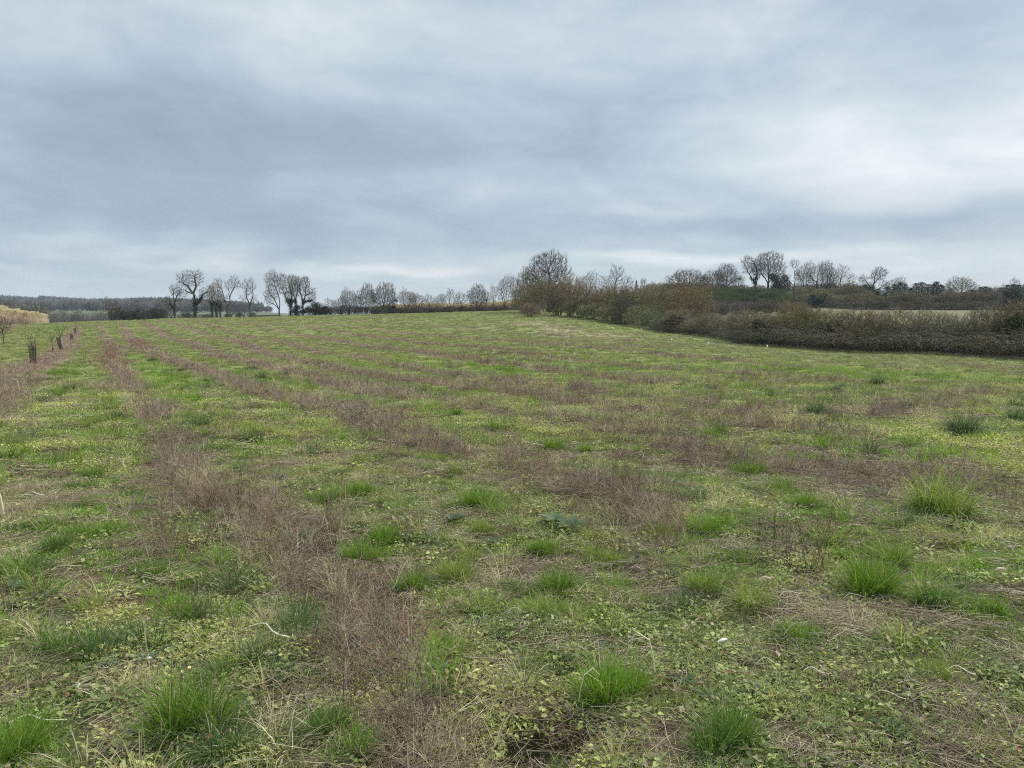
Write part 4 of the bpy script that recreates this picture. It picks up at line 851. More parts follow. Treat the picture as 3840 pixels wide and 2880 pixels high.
for a in [
 ('slim', 418, 150, 1108, 'lone small bare tree left of the dark brush on the left skyline', 62, L1, (.12,.10,.06)),
 ('gnarl', 655, 150, 1062, 'leftmost ivy-clad tree of the left skyline row, short with a crooked top', 62, L1, DK, -1),
 ('gnarl', 733, 150, 1008, 'tallest gnarled oak with thick ivy-covered trunk in the left skyline row', 135, L1, DK),
 ('slimivy', 796, 152, 1066, 'slim pale tree just right of the tall gnarled oak, ivy to half height', 40, L1, PALE),
 ('slimivy', 812, 156, 1056, 'middle of the three thin ivy-wrapped trees right of the gnarled oak', 42, L1, PALE, -1),
 ('slimivy', 826, 150, 1085, 'shortest of the three thin ivy-wrapped trees right of the gnarled oak', 30, L1, DK),
 ('vase', 852, 150, 1028, 'tall bare tree forking into a V with two separate crowns', 100, L1, PINK),
 ('lollipop', 938, 150, 1034, 'slender bare tree with a rounded top standing alone above a small bush', 66, L1, PINK),
 ('spreadl', 1048, 152, 1010, 'large bare tree with all its boughs sweeping left, start of the four-tree clump', 95, L1, DK),
 ('leanl', 1090, 150, 1020, 'bare tree leaning left in the middle of the four-tree clump', 88, L1, DK),
 ('spreadr', 1112, 156, 1028, 'bare tree with thick dark ivy column in the four-tree clump', 80, L1, DK, -1),
 ('spreadr', 1136, 150, 1034, 'rightmost bare tree of the four-tree clump with boughs reaching right', 95, L1, DK),
 ('slim', 1205, 158, 1128, 'small thin bush-like tree right of the four-tree clump', 34, L2, DK),
 ('slim', 1240, 158, 1112, 'first slight bare tree of the middle hedgerow, beside the dark bush', 42, L2, OLV),
 ('multi', 1278, 160, 1106, 'low many-stemmed bare tree near the left end of the middle hedgerow', 60, L2, OLV),
 ('round2', 1310, 160, 1074, 'scruffy bare tree with a pointed top left of the two round crowns', 62, L2, (.13,.115,.085)),
 ('slim', 1343, 162, 1100, 'thin tree squeezed between the pointed-top tree and the oval crown', 38, L2, OLV),
 ('round', 1375, 158, 1058, 'bare tree with tall oval crown left of the broadest round crown', 64, L2, (.14,.12,.09)),
 ('slim', 1402, 162, 1085, 'thin bare tree between the oval crown and the broad round crown', 26, L2, OLV),
 ('round', 1443, 156, 1055, 'broadest round-crowned bare tree of the middle hedgerow', 98, L2, (.13,.115,.085)),
 ('slimivy', 1478, 156, 1112, 'short ivy-covered pollard at the right foot of the broad round crown', 26, L2, DK),
 ('round2', 1528, 158, 1078, 'ivy-stemmed bare tree with a flat ragged crown', 66, L2, OLV),
 ('multi', 1568, 160, 1093, 'broad low tree with leaning stems right of the ivy-stemmed tree', 72, L2, OLV, -1),
 ('slim', 1612, 164, 1096, 'slight pale bare tree in front of the tan reeds', 36, L2, PALE),
 ('multi', 1646, 162, 1098, 'low dense bare tree left of the fan-stemmed one in the middle hedgerow', 44, L2, OLV),
 ('fan', 1688, 158, 1078, 'upright fan-stemmed bare tree in the middle hedgerow', 66, L2, (.14,.125,.085)),
 ('slim', 1733, 160, 1088, 'airy bare tree between the fan-stemmed tree and the dense domed tree', 46, L2, PALE),
 ('round', 1790, 160, 1061, 'dense domed bare tree near the right end of the middle hedgerow', 74, L2, (.12,.10,.075)),
 ('slim', 1826, 162, 1080, 'thin twiggy tree at the right side of the dense domed tree', 34, L2, OLV),
 ('slim', 1851, 160, 1060, 'pair-stemmed pale sapling-like tree with open twigs', 26, L2, PALE),
 ('multi', 1893, 150, 1024, 'tall bare tree where the middle hedgerow meets the thicket', 60, L2, (.16,.14,.10)),
 ('slim', 1935, 148, 1028, 'bare tree between the ivy-based tree and the big oak thicket', 44, L2, (.15,.12,.09)),
 ('oak', 2056, 128, 937, 'biggest oak of the skyline with a wide domed bare crown', 170, L3, (.095,.078,.055)),
 ('round2', 1985, 122, 996, 'brownish bare tree tucked against the left side of the biggest oak', 95, L3, (.115,.085,.045)),
 ('slim', 2168, 135, 1032, 'small thin tree left of the pale twin-topped tree beyond the thicket', 34, L3, PALE),
 ('multi', 2203, 138, 1010, 'pale grey bare tree with a ragged twin top behind the thicket', 74, L3, PALE),
 ('fan', 2308, 132, 988, 'tall pale tree with three fan-like crowns above the brown thicket', 125, L3, (.18,.15,.11)),
 ('gnarl', 2414, 190, 1040, 'tiny crooked tree on the skyline right of the small dark conifer', 34, L3, (.13,.12,.10)),
 ('slim', 2450, 200, 1052, 'tiny faint tree left of the low wide brown crowns', 24, L3, PALE),
 ('slim', 2492, 200, 1058, 'tiny faint bushy tree touching the low wide brown crowns', 28, L3, PALE),
 ('low', 2585, 195, 1008, 'low wide brown-crowned tree at the left end of the hilltop group', 160, L3, (.125,.09,.05)),
 ('low', 2668, 200, 1012, 'second low brown crown behind and right of the first on the hilltop', 95, L3, (.12,.09,.055), -1),
 ('round', 2722, 205, 985, 'round-crowned bare tree between the low brown crowns and the two tallest hilltop trees', 92, L3, (.11,.095,.07)),
 ('multi', 2760, 200, 1032, 'short brown tree below and right of the round-crowned hilltop tree', 60, L3, (.11,.09,.06)),
 ('leanl', 2828, 200, 956, 'left one of the two tallest hilltop trees, leaning left', 100, L3, (.10,.085,.06)),
 ('oak', 2876, 204, 940, 'tallest hilltop tree with a broad rounded bare crown', 118, L3, (.12,.10,.075)),
 ('dead', 2975, 150, 968, 'half-dead tree with spiky crooked top and a long bough reaching left', 110, L3, (.11,.095,.07)),
 ('multi', 3012, 200, 975, 'bare tree directly behind the half-dead spiky one', 70, L3, (.14,.12,.09)),
 ('multi', 3066, 195, 974, 'wide many-stemmed bare tree right of the half-dead tree', 105, L3, (.13,.11,.08)),
 ('multi', 3105, 200, 980, 'close neighbour on the right of the wide many-stemmed tree', 70, L3, (.14,.12,.085), -1),
 ('fan', 3150, 195, 988, 'bare tree with upright twigs at the right end of the hilltop group', 100, L3, (.15,.13,.10)),
 ('umbrella', 3275, 200, 999, 'solitary umbrella-shaped oak with a bough stretched left', 108, L3, (.10,.085,.06)),
 ('multi', 3352, 215, 1034, 'pale pinkish bare scrub tree right of the umbrella-shaped oak', 80, L3, (.22,.17,.15)),
 ('round', 3598, 200, 1035, 'bare tree with low domed yellowish crown among the pines', 128, L3, (.22,.18,.12)),
 ('slim', 3802, 205, 1036, 'sparse pale upright twigs poking above the pines near the right edge', 40, L3, PALE),
 ('slim', 3760, 205, 1058, 'very small pale twiggy top left of the last pines', 20, L3, PALE),
]:
    kind, px, Y, top, lab, wd, grp, tw = a[:8]
    place_tree(kind, px, Y, top, lab, wd, group=grp, twig=tw, flip=(a[8] if len(a) > 8 else 1))
# far clump beyond the left row, and the grey wood in the valley
for i, (px, Y, top, wd, lab) in enumerate([
 (868, 330, 1128, 44, 'far hazy tree seen under the fork of the V-shaped tree, left one'), (893, 335, 1132, 40, 'far hazy tree behind the bush left of the slender rounded tree'),
 (915, 328, 1130, 46, 'far hazy tree just left of the slender rounded tree'), (700, 330, 1150, 36, 'far hazy shrubby tree seen left of the gnarled oak trunk'), (598, 300, 1118, 70, 'hazy brown tree beyond the dark brush at its right end'),
 (640, 310, 1125, 56, 'hazy brown tree behind the leftmost ivy-clad tree'), (505, 420, 1124, 44, 'distant tree with rounded crown on the far fields above the dark brush'), (478, 420, 1126, 36, 'distant tree left of the rounded one above the dark brush'),
 (535, 420, 1127, 34, 'distant tree right of the rounded one above the dark brush'), (272, 480, 1126, 34, 'distant dark tree standing out of the far treeline above the valley wood'), (362, 480, 1135, 34, 'distant ivy-dark tree left of the lone small tree'),
 (310, 500, 1148, 30, 'distant low tree between two field strips'), ]):
    place_tree(['round', 'multi', 'round2'][i % 3], px, Y, top, lab, wd, group='distant trees beyond the field', twig=(.10, .095, .085), bark=(.06, .055, .05), flip=(-1) ** i)
rv = random.Random(5)
VAL = 'grey bare trees of the valley wood'
for i, px in enumerate([186, 205, 222, 240, 258, 275, 291, 308, 326, 342, 360, 378, 392, 408, 430, 452]):
    place_tree(['multi', 'round', 'slim', 'fan', 'round2'][i % 5], px, 255 + rv.uniform(-12, 30), 1163 + rv.uniform(-4, 10), nth(i) + ' grey-brown tree from the reed bed in the valley wood', rv.uniform(34, 50), group=VAL, twig=(.125, .11, .095), bark=(.07, .063, .055), flip=rv.choice((-1, 1)))
for px, top, wd, lab in [(12, 1112, 110, 'dark bushy tree behind the reeds at the left edge'), (62, 1122, 90, 'grey bushy tree behind the middle of the reeds'), (118, 1124, 70, 'bare bushy tree behind the right part of the reeds'), (146, 1130, 66, 'round olive-brown tree rising at the right end of the reeds')]:
    place_tree('round2' if px != 146 else 'low', px, 225, top, lab, wd, group='trees behind the reed bed', twig=(.105, .09, .065))
place_tree('slim', 8, 46, 1165, 'thin dark sapling standing before the reeds at the left edge', 40, name='sapling', group='young trees in the left field', twig=(.06, .05, .04), cat='sapling')
print('placed', time.time() - T0)

# ------------------------------------------------------------------ shrubs, hedges, brambles
def shrub_mesh(seed, nst=8, natt=1500, leafy=900, rx=1.7, h=3.0, tw=.010, twig=(3, .15, .42), dk=.2, lz=(.03, .08), wob=.4):
    rs = np.random.RandomState(seed); tr = []
    for k in range(nst):
        a = 6.283 * k / nst + rs.rand(); r0 = .25 * rx * rs.rand()
        tr.append([(r0 * math.cos(a), r0 * math.sin(a), 0), (rx * .55 * math.cos(a), rx * .55 * math.sin(a), h * (.35 + .3 * rs.rand()))])
    env = [(0, 0, h * .50, rx, rx, h * .48)] + [((rs.rand() - .5) * rx * 1.3, (rs.rand() - .5) * rx, h * (.55 + .25 * rs.rand()), rx * .4, rx * .4, h * .25) for _ in range(3)]
    P, par = colonize(rs, tr, env, natt, .17, dk, di=1.6, iters=26, up=.15, wob=wob)
    idx = np.nonzero(par >= 0)[0]; g = Geo()
    r2 = np.zeros(len(P))
    for i in range(len(P) - 1, -1, -1):
        if r2[i] == 0: r2[i] = 1
        if par[i] >= 0: r2[par[i]] += r2[i]
    rd = np.minimum(tw * r2 ** .42, .05)
    tubes(g, P[par[idx]], P[idx], rd[idx] * 1.05, rd[idx], 3, .7 + .5 * rs.rand(len(idx)))
    k = np.repeat(idx[rd[idx] < tw * 2.6], twig[0]); d = (P[k] - np.array([0, 0, h * .3])); d /= np.linalg.norm(d, axis=1)[:, None] + 1e-6
    d = d * .55 + (rs.rand(len(k), 3) - .5) * 1.6; d[:, 2] += .15; d /= np.linalg.norm(d, axis=1)[:, None]
    L = (twig[1] + (twig[2] - twig[1]) * rs.rand(len(k)))[:, None]; cvv = .65 + .9 * rs.rand(len(k))
    tubes(g, P[k], P[k] + d * L, tw * .7, tw * .3, 3, cvv)
    if leafy:
        kk = rs.choice(len(k), leafy); leaves(g, rs, leafy, 0, 0, 0, lz[0], lz[1], .6, 1.3, .3, P=P[k[kk]] + d[kk] * L[kk] * rs.rand(leafy)[:, None], cvr=(.6, 1.5))
    V = np.concatenate(g.V); return g.mesh('shrub', M_twig), float(np.percentile(V[:, 2], 99)), float(np.percentile(np.abs(V[:, 0]), 97)) * 2
SH = [shrub_mesh(30 + i, leafy=[900, 1500, 400, 1800][i % 4], lz=(.02, .045), twig=[(4, .2, .55), (5, .15, .4), (4, .3, .8), (5, .2, .5)][i % 4]) for i in range(6)]
def bramble_mesh(seed, n=190, h=1.5, R=1.3, leaf=3200):
    rs = np.random.RandomState(seed); g = Geo()
    a = rs.rand(n) * 6.283; q = R * .8 * np.sqrt(rs.rand(n)); p = np.stack([q * np.cos(a), q * np.sin(a), np.zeros(n)], 1)
    az = rs.rand(n) * 6.283; th = rs.rand(n) * .4; L = (h * (1.2 + 1.0 * rs.rand(n))) / 9; cv = .6 + .7 * rs.rand(n); pts = []
    for k in range(9):
        th = th + .10 + .16 * rs.rand(n); d = np.stack([np.sin(th) * np.cos(az), np.sin(th) * np.sin(az), np.cos(th)], 1); az = az + (rs.rand(n) - .5) * .3
        q2 = p + d * L[:, None]; q2[:, 2] = np.maximum(q2[:, 2], .03); tubes(g, p, q2, .011, .009, 3, cv); pts.append(q2); p = q2
    pts = np.concatenate(pts[2:]); k = rs.choice(len(pts), leaf)
    leaves(g, rs, leaf, 0, 0, 0, .03, .075, .7, 1.2, .35, P=pts[k] + rs.randn(leaf, 3) * .06, cvr=(.6, 1.5))
    V = np.concatenate(g.V); return g.mesh('bramble', M_twig), float(np.percentile(V[:, 2], 98)), float(np.percentile(np.abs(V[:, 0]), 97)) * 2
BR = [bramble_mesh(60 + i) for i in range(3)]
def broom_mesh(seed):
    rs = np.random.RandomState(seed); g = Geo()
    for _ in range(5): blades(g, rs, 260, .35, .7, 1.7, .035, 0, .75, .4, 3, .08, .9, center=((rs.rand() - .5) * 1.2, (rs.rand() - .5) * 1.2, 0))
    V = np.concatenate(g.V); return g.mesh('broom', M_leaf), float(np.percentile(V[:, 2], 98)), float(np.percentile(np.abs(V[:, 0]), 97)) * 2
BM = [broom_mesh(70 + i) for i in range(2)]
def holly_mesh(seed):
    rs = np.random.RandomState(seed); g = Geo(); n = 2600
    cs = [((rs.rand() - .5) * 2, (rs.rand() - .5) * 2, .8 + 2.0 * rs.rand(), .5 + .45 * rs.rand()) for _ in range(13)]
    v = rs.randn(n, 3); v /= np.linalg.norm(v, axis=1)[:, None]; c = np.array(cs)[rs.randint(13, size=n)]
    P = c[:, :3] + v * (c[:, 3] * rs.rand(n) ** .3)[:, None]; P[:, 2] = np.maximum(P[:, 2], .05)
    leaves(g, rs, n, 0, 0, 0, .12, .26, .7, 1.3, .08, P=P); tubes(g, [(0, 0, 0)] * 5, np.array([a[:3] for a in cs[:5]]), .06, .02, 5)
    return g.mesh('evergreen_bush', M_leaf), 3.0, 3.0
HO = [holly_mesh(80), holly_mesh(81)]
SMALL_N = [0]
def place_shrub(lib, i, px, Y, top, label, width=None, name='shrub', group='hedge shrubs', color=(.1, .09, .05), cat='shrub', h=None, rot=None, zoff=0):
    me, H, Wd = lib[i % len(lib)]; x = ray(px, 1190)[0] * Y; z = gz(x, Y)
    hh = h if h else max(CAM_H + Y * ray(px, top)[1] - z, .4) * 1.1
    s = hh / H; sx = s if width is None else (width / FPX * Y) / Wd
    o = link(name, me, label=label, cat=cat, group=group, color=color, loc=(x, Y, z - .08 + zoff))
    o.scale = (sx, sx, s); o.rotation_euler.z = rv.uniform(0, 6.28) if rot is None else rot
    return o
rv = random.Random(9)
def jit(c, a=.2): f = 1 + rv.uniform(-a, a); return tuple(v * f * (1 + rv.uniform(-.07, .07)) for v in c)
BRN = (.185, .148, .075); OLI = (.180, .158, .070); GRN = (.12, .13, .06); GRY = (.175, .152, .092); RUS = (.215, .16, .08); DRK = (.12, .105, .065)
# the thicket around the oak: (px, distance, top row, width px, colour, label)
TH = [
 (1965,118,1075,80,OLI,'olive shrub at the left shoulder of the thicket under the brownish tree'),(2010,110,1068,90,OLI,'dark olive shrub under the left side of the biggest oak'),(2050,112,1060,90,OLI,'olive shrub directly under the biggest oak'),
 (2095,106,1062,90,BRN,'brown shrub under the right side of the biggest oak'),(2135,104,1050,95,RUS,'tall russet shrub right of the biggest oak'),(2180,102,1078,90,BRN,'brown shrub below the small thin pale tree'),
 (2225,100,1086,95,BRN,'brown shrub below the pale ragged twin-topped tree'),(2270,98,1088,90,RUS,'russet shrub left of the fan-crowned pale tree'),(2318,96,1078,100,RUS,'russet shrub at the foot of the fan-crowned pale tree'),
 (2345,90,1110,90,DRK,'dark green-black shrub in the middle of the thicket'),(2375,94,1082,95,BRN,'orange-brown shrub below the small conifer'),(2425,92,1090,95,OLI,'olive shrub right of the orange-brown one'),(2470,95,1080,90,BRN,'brown shrub at the right end of the thicket top'),
 (2285,92,1150,90,OLI,'low olive shrub at the front foot of the thicket'),(2215,96,1140,95,OLI,'low mossy shrub in front of the brown shrubs'),(2150,101,1125,95,BRN,'low brown shrub in front of the tall russet one'),(2085,106,1115,80,OLI,'low dark shrub below the oak facing the field'),(2400,86,1150,100,OLI,'low olive-green shrub facing the field under the orange-brown one'),
 (2455,83,1165,95,GRN,'low green-grey shrub where the thicket drops to the long hedge'),(2330,89,1165,80,DRK,'small dark shrub at the very edge of the field below the thicket'),
 (2515,100,1100,110,OLI,'olive shrub behind the drop of the hedge'),(2590,92,1078,150,RUS,'large rounded yellowish-brown sallow bush behind the hedge'),(2540,84,1168,90,OLI,'shrub at the left foot of the rounded sallow bush'),
]
for i, (px, Y, top, wd, c, lab) in enumerate(TH):
    place_shrub(SH, i, px, Y, top, lab, wd * 1.15, group='shrubs of the thicket under the big oak', color=jit(c, .1))
# long hedge running down to the right: two staggered lines
HT = [(2500,1180),(2600,1186),(2700,1180),(2780,1172),(2880,1188),(2960,1180),(3030,1160),(3090,1185),(3200,1190),(3290,1165),(3330,1188),(3400,1196),(3460,1212),(3540,1178),(3600,1200),(3680,1196),(3760,1172),(3830,1158),(3950,1165)]
HB = 'shrubs of the long hedge along the right side of the field'
def hedgeY(px): return float(np.interp(ray(px, 1200)[0], _hu, _hy))
i = 0
px = 2505
while px < 4050:
    Y = hedgeY(px); wpx = 2.6 / Y * FPX
    top = np.interp(px, *zip(*HT)); near = np.interp(px, [2500, 3000, 3500, 4000], [0, 1, 2, 3])
    c = rv.choice([OLI, GRY, BRN, OLI, GRY])
    lab = 'twiggy hedge shrub ' + rv.choice(['olive-brown', 'grey-brown', 'brown']) + ' in the long hedge beside the right of the field'
    place_shrub(SH, i, px, Y + 2.3, top + rv.uniform(-26, 16), nth(i) + ' back-line shrub of the long hedge, counted from the thicket', wpx * 1.2, group=HB + ', back line', color=jit(c))
    place_shrub(SH, i + 2, px + wpx * .4, Y + 1.1, top + (60 if px > 2700 else 35) + rv.uniform(-10, 15), nth(i) + ' front-line shrub of the long hedge, counted from the thicket', wpx * 1.1, group=HB + ', front line', color=jit(rv.choice([DRK, GRY, OLI, DRK])))
    px += wpx * .55; i += 1
px = 2480; i = 0
while px < 4000:
    Y = hedgeY(px); wpx = 2.6 / Y * FPX
    place_shrub(BR, i, px, Y + rv.uniform(.3, 1.0), 0, nth(i) + ' arching bramble clump along the hedge foot, counted from the thicket', None, name='bramble_clump', group='brambles along the foot of the long hedge', color=jit((.165, .145, .085), .3), cat='bramble', h=rv.uniform(.9, 1.5) * (1.15 if px > 2850 else .8))
    px += wpx * .42; i += 1
for px, top, lab, c in [(3115, 1212, 'dark ivy-covered bush inside the long hedge below the half-dead tree', (.02, .035, .014)), (2860, 1210, 'dark evergreen clump low in the long hedge', (.02, .035, .015)), (3790, 1200, 'ivy-covered bush in the hedge near the right edge', (.04, .055, .018)), (2530, 1190, 'dark bush below the rounded sallow bush', (.025, .04, .018))]:
    place_shrub(HO, 0, px, hedgeY(px) + 1.4, top, lab, 95, name='evergreen_bush', group='dark evergreen bushes in the long hedge', color=c)
# second hedge beyond the strip of pale grass
i = 0; px = 2985
while px < 4000:
    place_shrub(SH, i, px, 160 + rv.uniform(-1, 3), 1106 + rv.uniform(-12, 10) - (12 if px > 3560 else 0), nth(i) + ' brown shrub of the hedge beyond the pale grass strip, from its left end', 112, group='shrubs of the second hedge beyond the grass strip', color=jit(rv.choice([OLI, (.12, .10, .052), DRK, (.13, .108, .055)]), .15))
    if i % 2: place_shrub(SH, i + 1, px, 156, 1132 + rv.uniform(-6, 6), nth(i // 2) + ' low dark shrub at the foot of the second hedge, from its left end', 100, group='low shrubs at the foot of the second hedge', color=jit((.085, .07, .04)))
    px += 44; i += 1
# rough ground between: dark bramble band, green broom, hilltop scrub
for i, px in enumerate(range(2600, 3000, 28)):
    place_shrub(BR, i, px, [122, 132][i % 2] + rv.uniform(-3, 3), 1132 + rv.uniform(-8, 8), nth(i) + ' purplish bramble mound from the left below the green broom', 75, name='bramble_clump', group='bramble mounds below the green broom', color=jit((.12, .095, .07)), cat='bramble')
for i in range(48):
    px = 2610 + (i // 3) * 21 + rv.uniform(-8, 8); Y = [146, 160, 176][i % 3] + rv.uniform(-4, 4)
    place_shrub(BM, i, px, Y, 0, nth(i // 3) + ' green broom bush from the left, ' + ['lowest', 'middle', 'highest'][i % 3] + ' line on the slope', None, name='broom_bush', group='green broom bushes on the slope', color=jit((.085, .105, .045), .4), cat='bush', h=rv.uniform(1.5, 2.3))
for i, px in enumerate(range(2430, 3260, 34)):
    place_shrub(SH, i, px, 196 + rv.uniform(-4, 6), 1068 + rv.uniform(-8, 8) + (8 if 2740 < px < 2960 else 0), nth(i) + ' scrub bush from the left along the hilltop under the bare trees', 72, group='scrub bushes along the hilltop', color=jit(BRN if px < 2700 else (.085, .07, .045)))
for i, px in enumerate(range(2450, 2660, 32)):
    place_shrub(SH, i + 1, px, 165, 1100 + rv.uniform(-8, 8), nth(i) + ' brown scrub bush from the left, on the slope left of the broom', 80, group='scrub bushes left of the broom', color=jit(BRN))
for i, px in enumerate(range(2985, 3260, 36)):
    place_shrub(SH, i + 1, px, 172, 1082 + rv.uniform(-10, 10), nth(i) + ' olive scrub bush from the left, around the half-dead tree', 80, group='scrub bushes around the half-dead tree', color=jit(OLI))
place_shrub(HO, 0, 2905, 196, 1036, 'dark glossy evergreen bush right of the two tallest hilltop trees', 62, name='evergreen_bush', group='dark evergreen bushes on the hill', color=(.018, .03, .016))
place_shrub(HO, 1, 2935, 198, 1046, 'smaller dark evergreen bush left of the half-dead tree', 52, name='evergreen_bush', group='dark evergreen bushes on the hill', color=(.018, .032, .016))
place_shrub(HO, 1, 3060, 152, 1108, 'dark blue-green bush at the left end of the pale grass strip', 70, name='evergreen_bush', group='dark evergreen bushes on the hill', color=(.02, .03, .022))
place_shrub(HO, 0, 3790, 154, 1092, 'dark blue-green bush in the second hedge near the right edge', 80, name='evergreen_bush', group='dark evergreen bushes on the hill', color=(.02, .032, .022))
place_shrub(SH, 2, 3395, 172, 1102, 'small yellow-flowering gorse bush below the pines', 44, name='gorse_bush', group='gorse', color=(.26, .19, .03), cat='bush')
# small dry shrub standing in front of the thicket
place_shrub(SH, 4, 1990, 98, 1140, 'small reddish-brown thorn bush standing alone in the field before the thicket', 92, name='thorn_bush', group='lone thorn bush', color=(.17, .12, .08), cat='bush')
# left: dark brush on the skyline, low hedge under the trees
for i, px in enumerate(range(425, 625, 17)):
    place_shrub(SH, i, px, 142 + rv.uniform(-2, 4), 1163 + rv.uniform(-7, 7), nth(i) + ' dark brush shrub from the lone small tree, on the left crest', 36, group='dark brush on the left crest', color=jit((.060, .050, .035)))
for i, px in enumerate(range(1165, 1900, 22)):
    place_shrub(SH, i, px, 154 + rv.uniform(-2, 3), 1150 + rv.uniform(-6, 6), nth(i) + ' low dark shrub from the left under the middle hedgerow trees', 42, group='low shrubs under the middle hedgerow', color=jit((.060, .050, .033)))
for px, top, wd, lab in [(855, 1176, 30, 'small bush at the foot of the V-forked tree'), (946, 1172, 34, 'small dark bush at the foot of the slender rounded tree'), (895, 1172, 26, 'small dark bush between the V-forked and slender trees'), (980, 1180, 50, 'low hazy bush right of the slender tree'), (1180, 1142, 70, 'dark evergreen bush right of the four-tree clump'), (1120, 1150, 60, 'dark ivy bush at the base of the four-tree clump'), (1020, 1182, 60, 'low brush left of the four-tree clump'), (700, 1176, 60, 'low brush between the ivy-clad trees'), (775, 1178, 50, 'low brush right of the gnarled oak'), (1215, 1152, 50, 'low bush beside the dark evergreen bush')]:
    place_shrub(HO if 'evergreen' in lab or 'ivy bush' in lab else SH, 1, px, 148, top, lab, wd, group='bushes under the left row of trees', color=(.030, .036, .018))
print('shrubs', time.time() - T0)

# ------------------------------------------------------------------ pines
def pine_meshes(seed):
    rs = np.random.RandomState(seed); g1 = Geo(); g2 = Geo(); H = 7.5
    tubes(g1, [(0, 0, 0), (.03, 0, 2.5), (0, .03, 5)], [(.03, 0, 2.5), (0, .03, 5), (0, 0, H - .3)], [.15, .11, .07], [.11, .07, .02], 6)
    c = []
    z = .5
    while z < H:
        R = 1.9 * (1 - (z / H) ** 1.6) + .25; k = rs.randint(5, 8); a0 = rs.rand() * 6
        for j in range(k):
            a = a0 + 6.283 * j / k + rs.rand() * .4; r = R * (.6 + .55 * rs.rand()); e = np.array([r * math.cos(a), r * math.sin(a), z + r * (.35 + .3 * rs.rand())])
            s = np.array([0, 0, z]); tubes(g1, [s], [e], .03, .012, 3)
            for t in (.35, .55, .75, .9, 1.05): c.append(s + (e - s) * t + (rs.rand(3) - .5) * .22)
        z += .42
    c += [np.array([0, 0, H - .1]), np.array([.1, 0, H - .4])]
    for p in c: blades(g2, rs, 13, .05, .22, .46, .03, 0, 1.0, .2, 1, .05, .9, center=p)
    return [('trunk', g1.mesh('pine_trunk', M_bark)), ('crown', g2.mesh('pine_crown', M_leaf))], H, 4.6
PN = [pine_meshes(91), pine_meshes(92)]
def place_pine(i, px, Y, top, lab, wd=None, col=(.030, .056, .026)):
    parts, H, Wd = PN[i % 2]; x = ray(px, 1190)[0] * Y; z = gz(x, Y); h = CAM_H + Y * ray(px, top)[1] - z; s = h / H
    sx = max((wd / FPX * Y) / Wd, s * .6) if wd else s
    r = bpy.data.objects.new('pine_tree', None); C.objects.link(r); r.location = (x, Y, z - .1); r.scale = (sx, sx, s); r.rotation_euler.z = i * 1.7
    r['label'] = lab; r['category'] = 'pine'; r['group'] = 'dark young pines behind the second hedge'
    for pn, me in parts: link(pn, me, parent=r, color=BARK if pn == 'trunk' else col)
place_pine(0, 2385, 170, 1052, 'small dark conifer on the skyline right of the fan-crowned pale tree', 26)
PL = [(3215,1072),(3240,1068),(3262,1074),(3290,1082),(3322,1076),(3350,1066),(3372,1058),(3390,1066),(3412,1078),(3432,1062),(3452,1058),(3475,1066),(3498,1064),(3506,1056),(3525,1068),(3560,1084),(3640,1086),(3672,1076),(3690,1074),(3705,1080),(3745,1078),(3772,1068),(3795,1066),(3815,1068),(3838,1066),(3862,1064),(3890,1070)]
POS = ['left of the umbrella-shaped oak', 'in front of the umbrella-shaped oak', 'below the pinkish scrub tree', 'between the pinkish scrub and the low domed tree', 'beside the low domed yellowish tree', 'right of the low domed yellowish tree', 'near the right edge of the view']
for i, (px, top) in enumerate(PL):
    pos = POS[0] if px < 3255 else POS[1] if px < 3310 else POS[2] if px < 3400 else POS[3] if px < 3540 else POS[4] if px < 3660 else POS[5] if px < 3730 else POS[6]
    place_pine(i, px, 182 + (i * 7) % 14, top, nth(i) + ' dark young pine of the row, ' + pos, 84 + (i * 13) % 30)
for i, px in enumerate(range(3225, 3900, 30)):
    place_pine(i, px, 176, 1092 + (i * 5) % 9, nth(i) + ' low pine from the left in front of the pine row', 80, (.026, .048, .024))
print('pines', time.time() - T0)

# ------------------------------------------------------------------ reeds and far woods (uncountable)
def reed_mesh(r_, n, h0, h1):
    g = Geo(); blades(g, r_, n, .5, h0, h1, .03, 0, .14, .12, 2, 0, .3, cvr=(.6, 1.2))
    m = n // 2; a = r_.rand(m) * 6.28; q = .5 * np.sqrt(r_.rand(m)); hh = h1 * (.86 + .16 * r_.rand(m))
    for k in range(3): leaves(g, r_, m, 0, 0, 0, .16, .34, .32, 1.4, 1.0, P=np.stack([q * np.cos(a) + (r_.rand(m) - .5) * .12, q * np.sin(a), hh - .05 + .14 * k], 1), cvr=(.9, 1.3))
    return g.mesh('reed_clump', M_inst)
reedv = variants('reed_clump', [reed_mesh(np.random.RandomState(i), 70, 2.0, 2.9) for i in range(3)])
def patch_scatter(name, label, col, poly_fn, n, s0, s1, npick, tint, zs=(.85, 1.15), hf=None):
    rs = np.random.RandomState(len(name)); x, y = poly_fn(rs, n); z = ground_z(x, y); n = len(x)
    s = s0 + (s1 - s0) * rs.rand(n); zz = s * (zs[0] + (zs[1] - zs[0]) * rs.rand(n))
    if hf: zz = zz * hf(x, y)
    t = np.array(tint) * (.8 + .4 * rs.rand(n))[:, None]
    return scatter(name, label, col, np.stack([x, y, z], 1), np.stack([np.zeros(n), np.zeros(n), rs.rand(n) * 6.28], 1), np.stack([s, s, zz], 1), rs.randint(npick, size=n), t)
def pf(pa, pb, ya, yb):
    def f(rs, n):
        u = ray(pa, 1200)[0] + (ray(pb, 1200)[0] - ray(pa, 1200)[0]) * rs.rand(n); y = ya + (yb - ya) * rs.rand(n); return u * y, y
    return f
patch_scatter('reeds', 'tall tan reed bed with pale plumes at the left edge of the field', reedv, pf(-700, 172, 152, 178), 1500, .9, 1.05, 3, (.78, .61, .51), (.95, 1.25), lambda x, y: np.interp(x / y, [ray(40, 1200)[0], ray(165, 1200)[0]], [1, .72]))
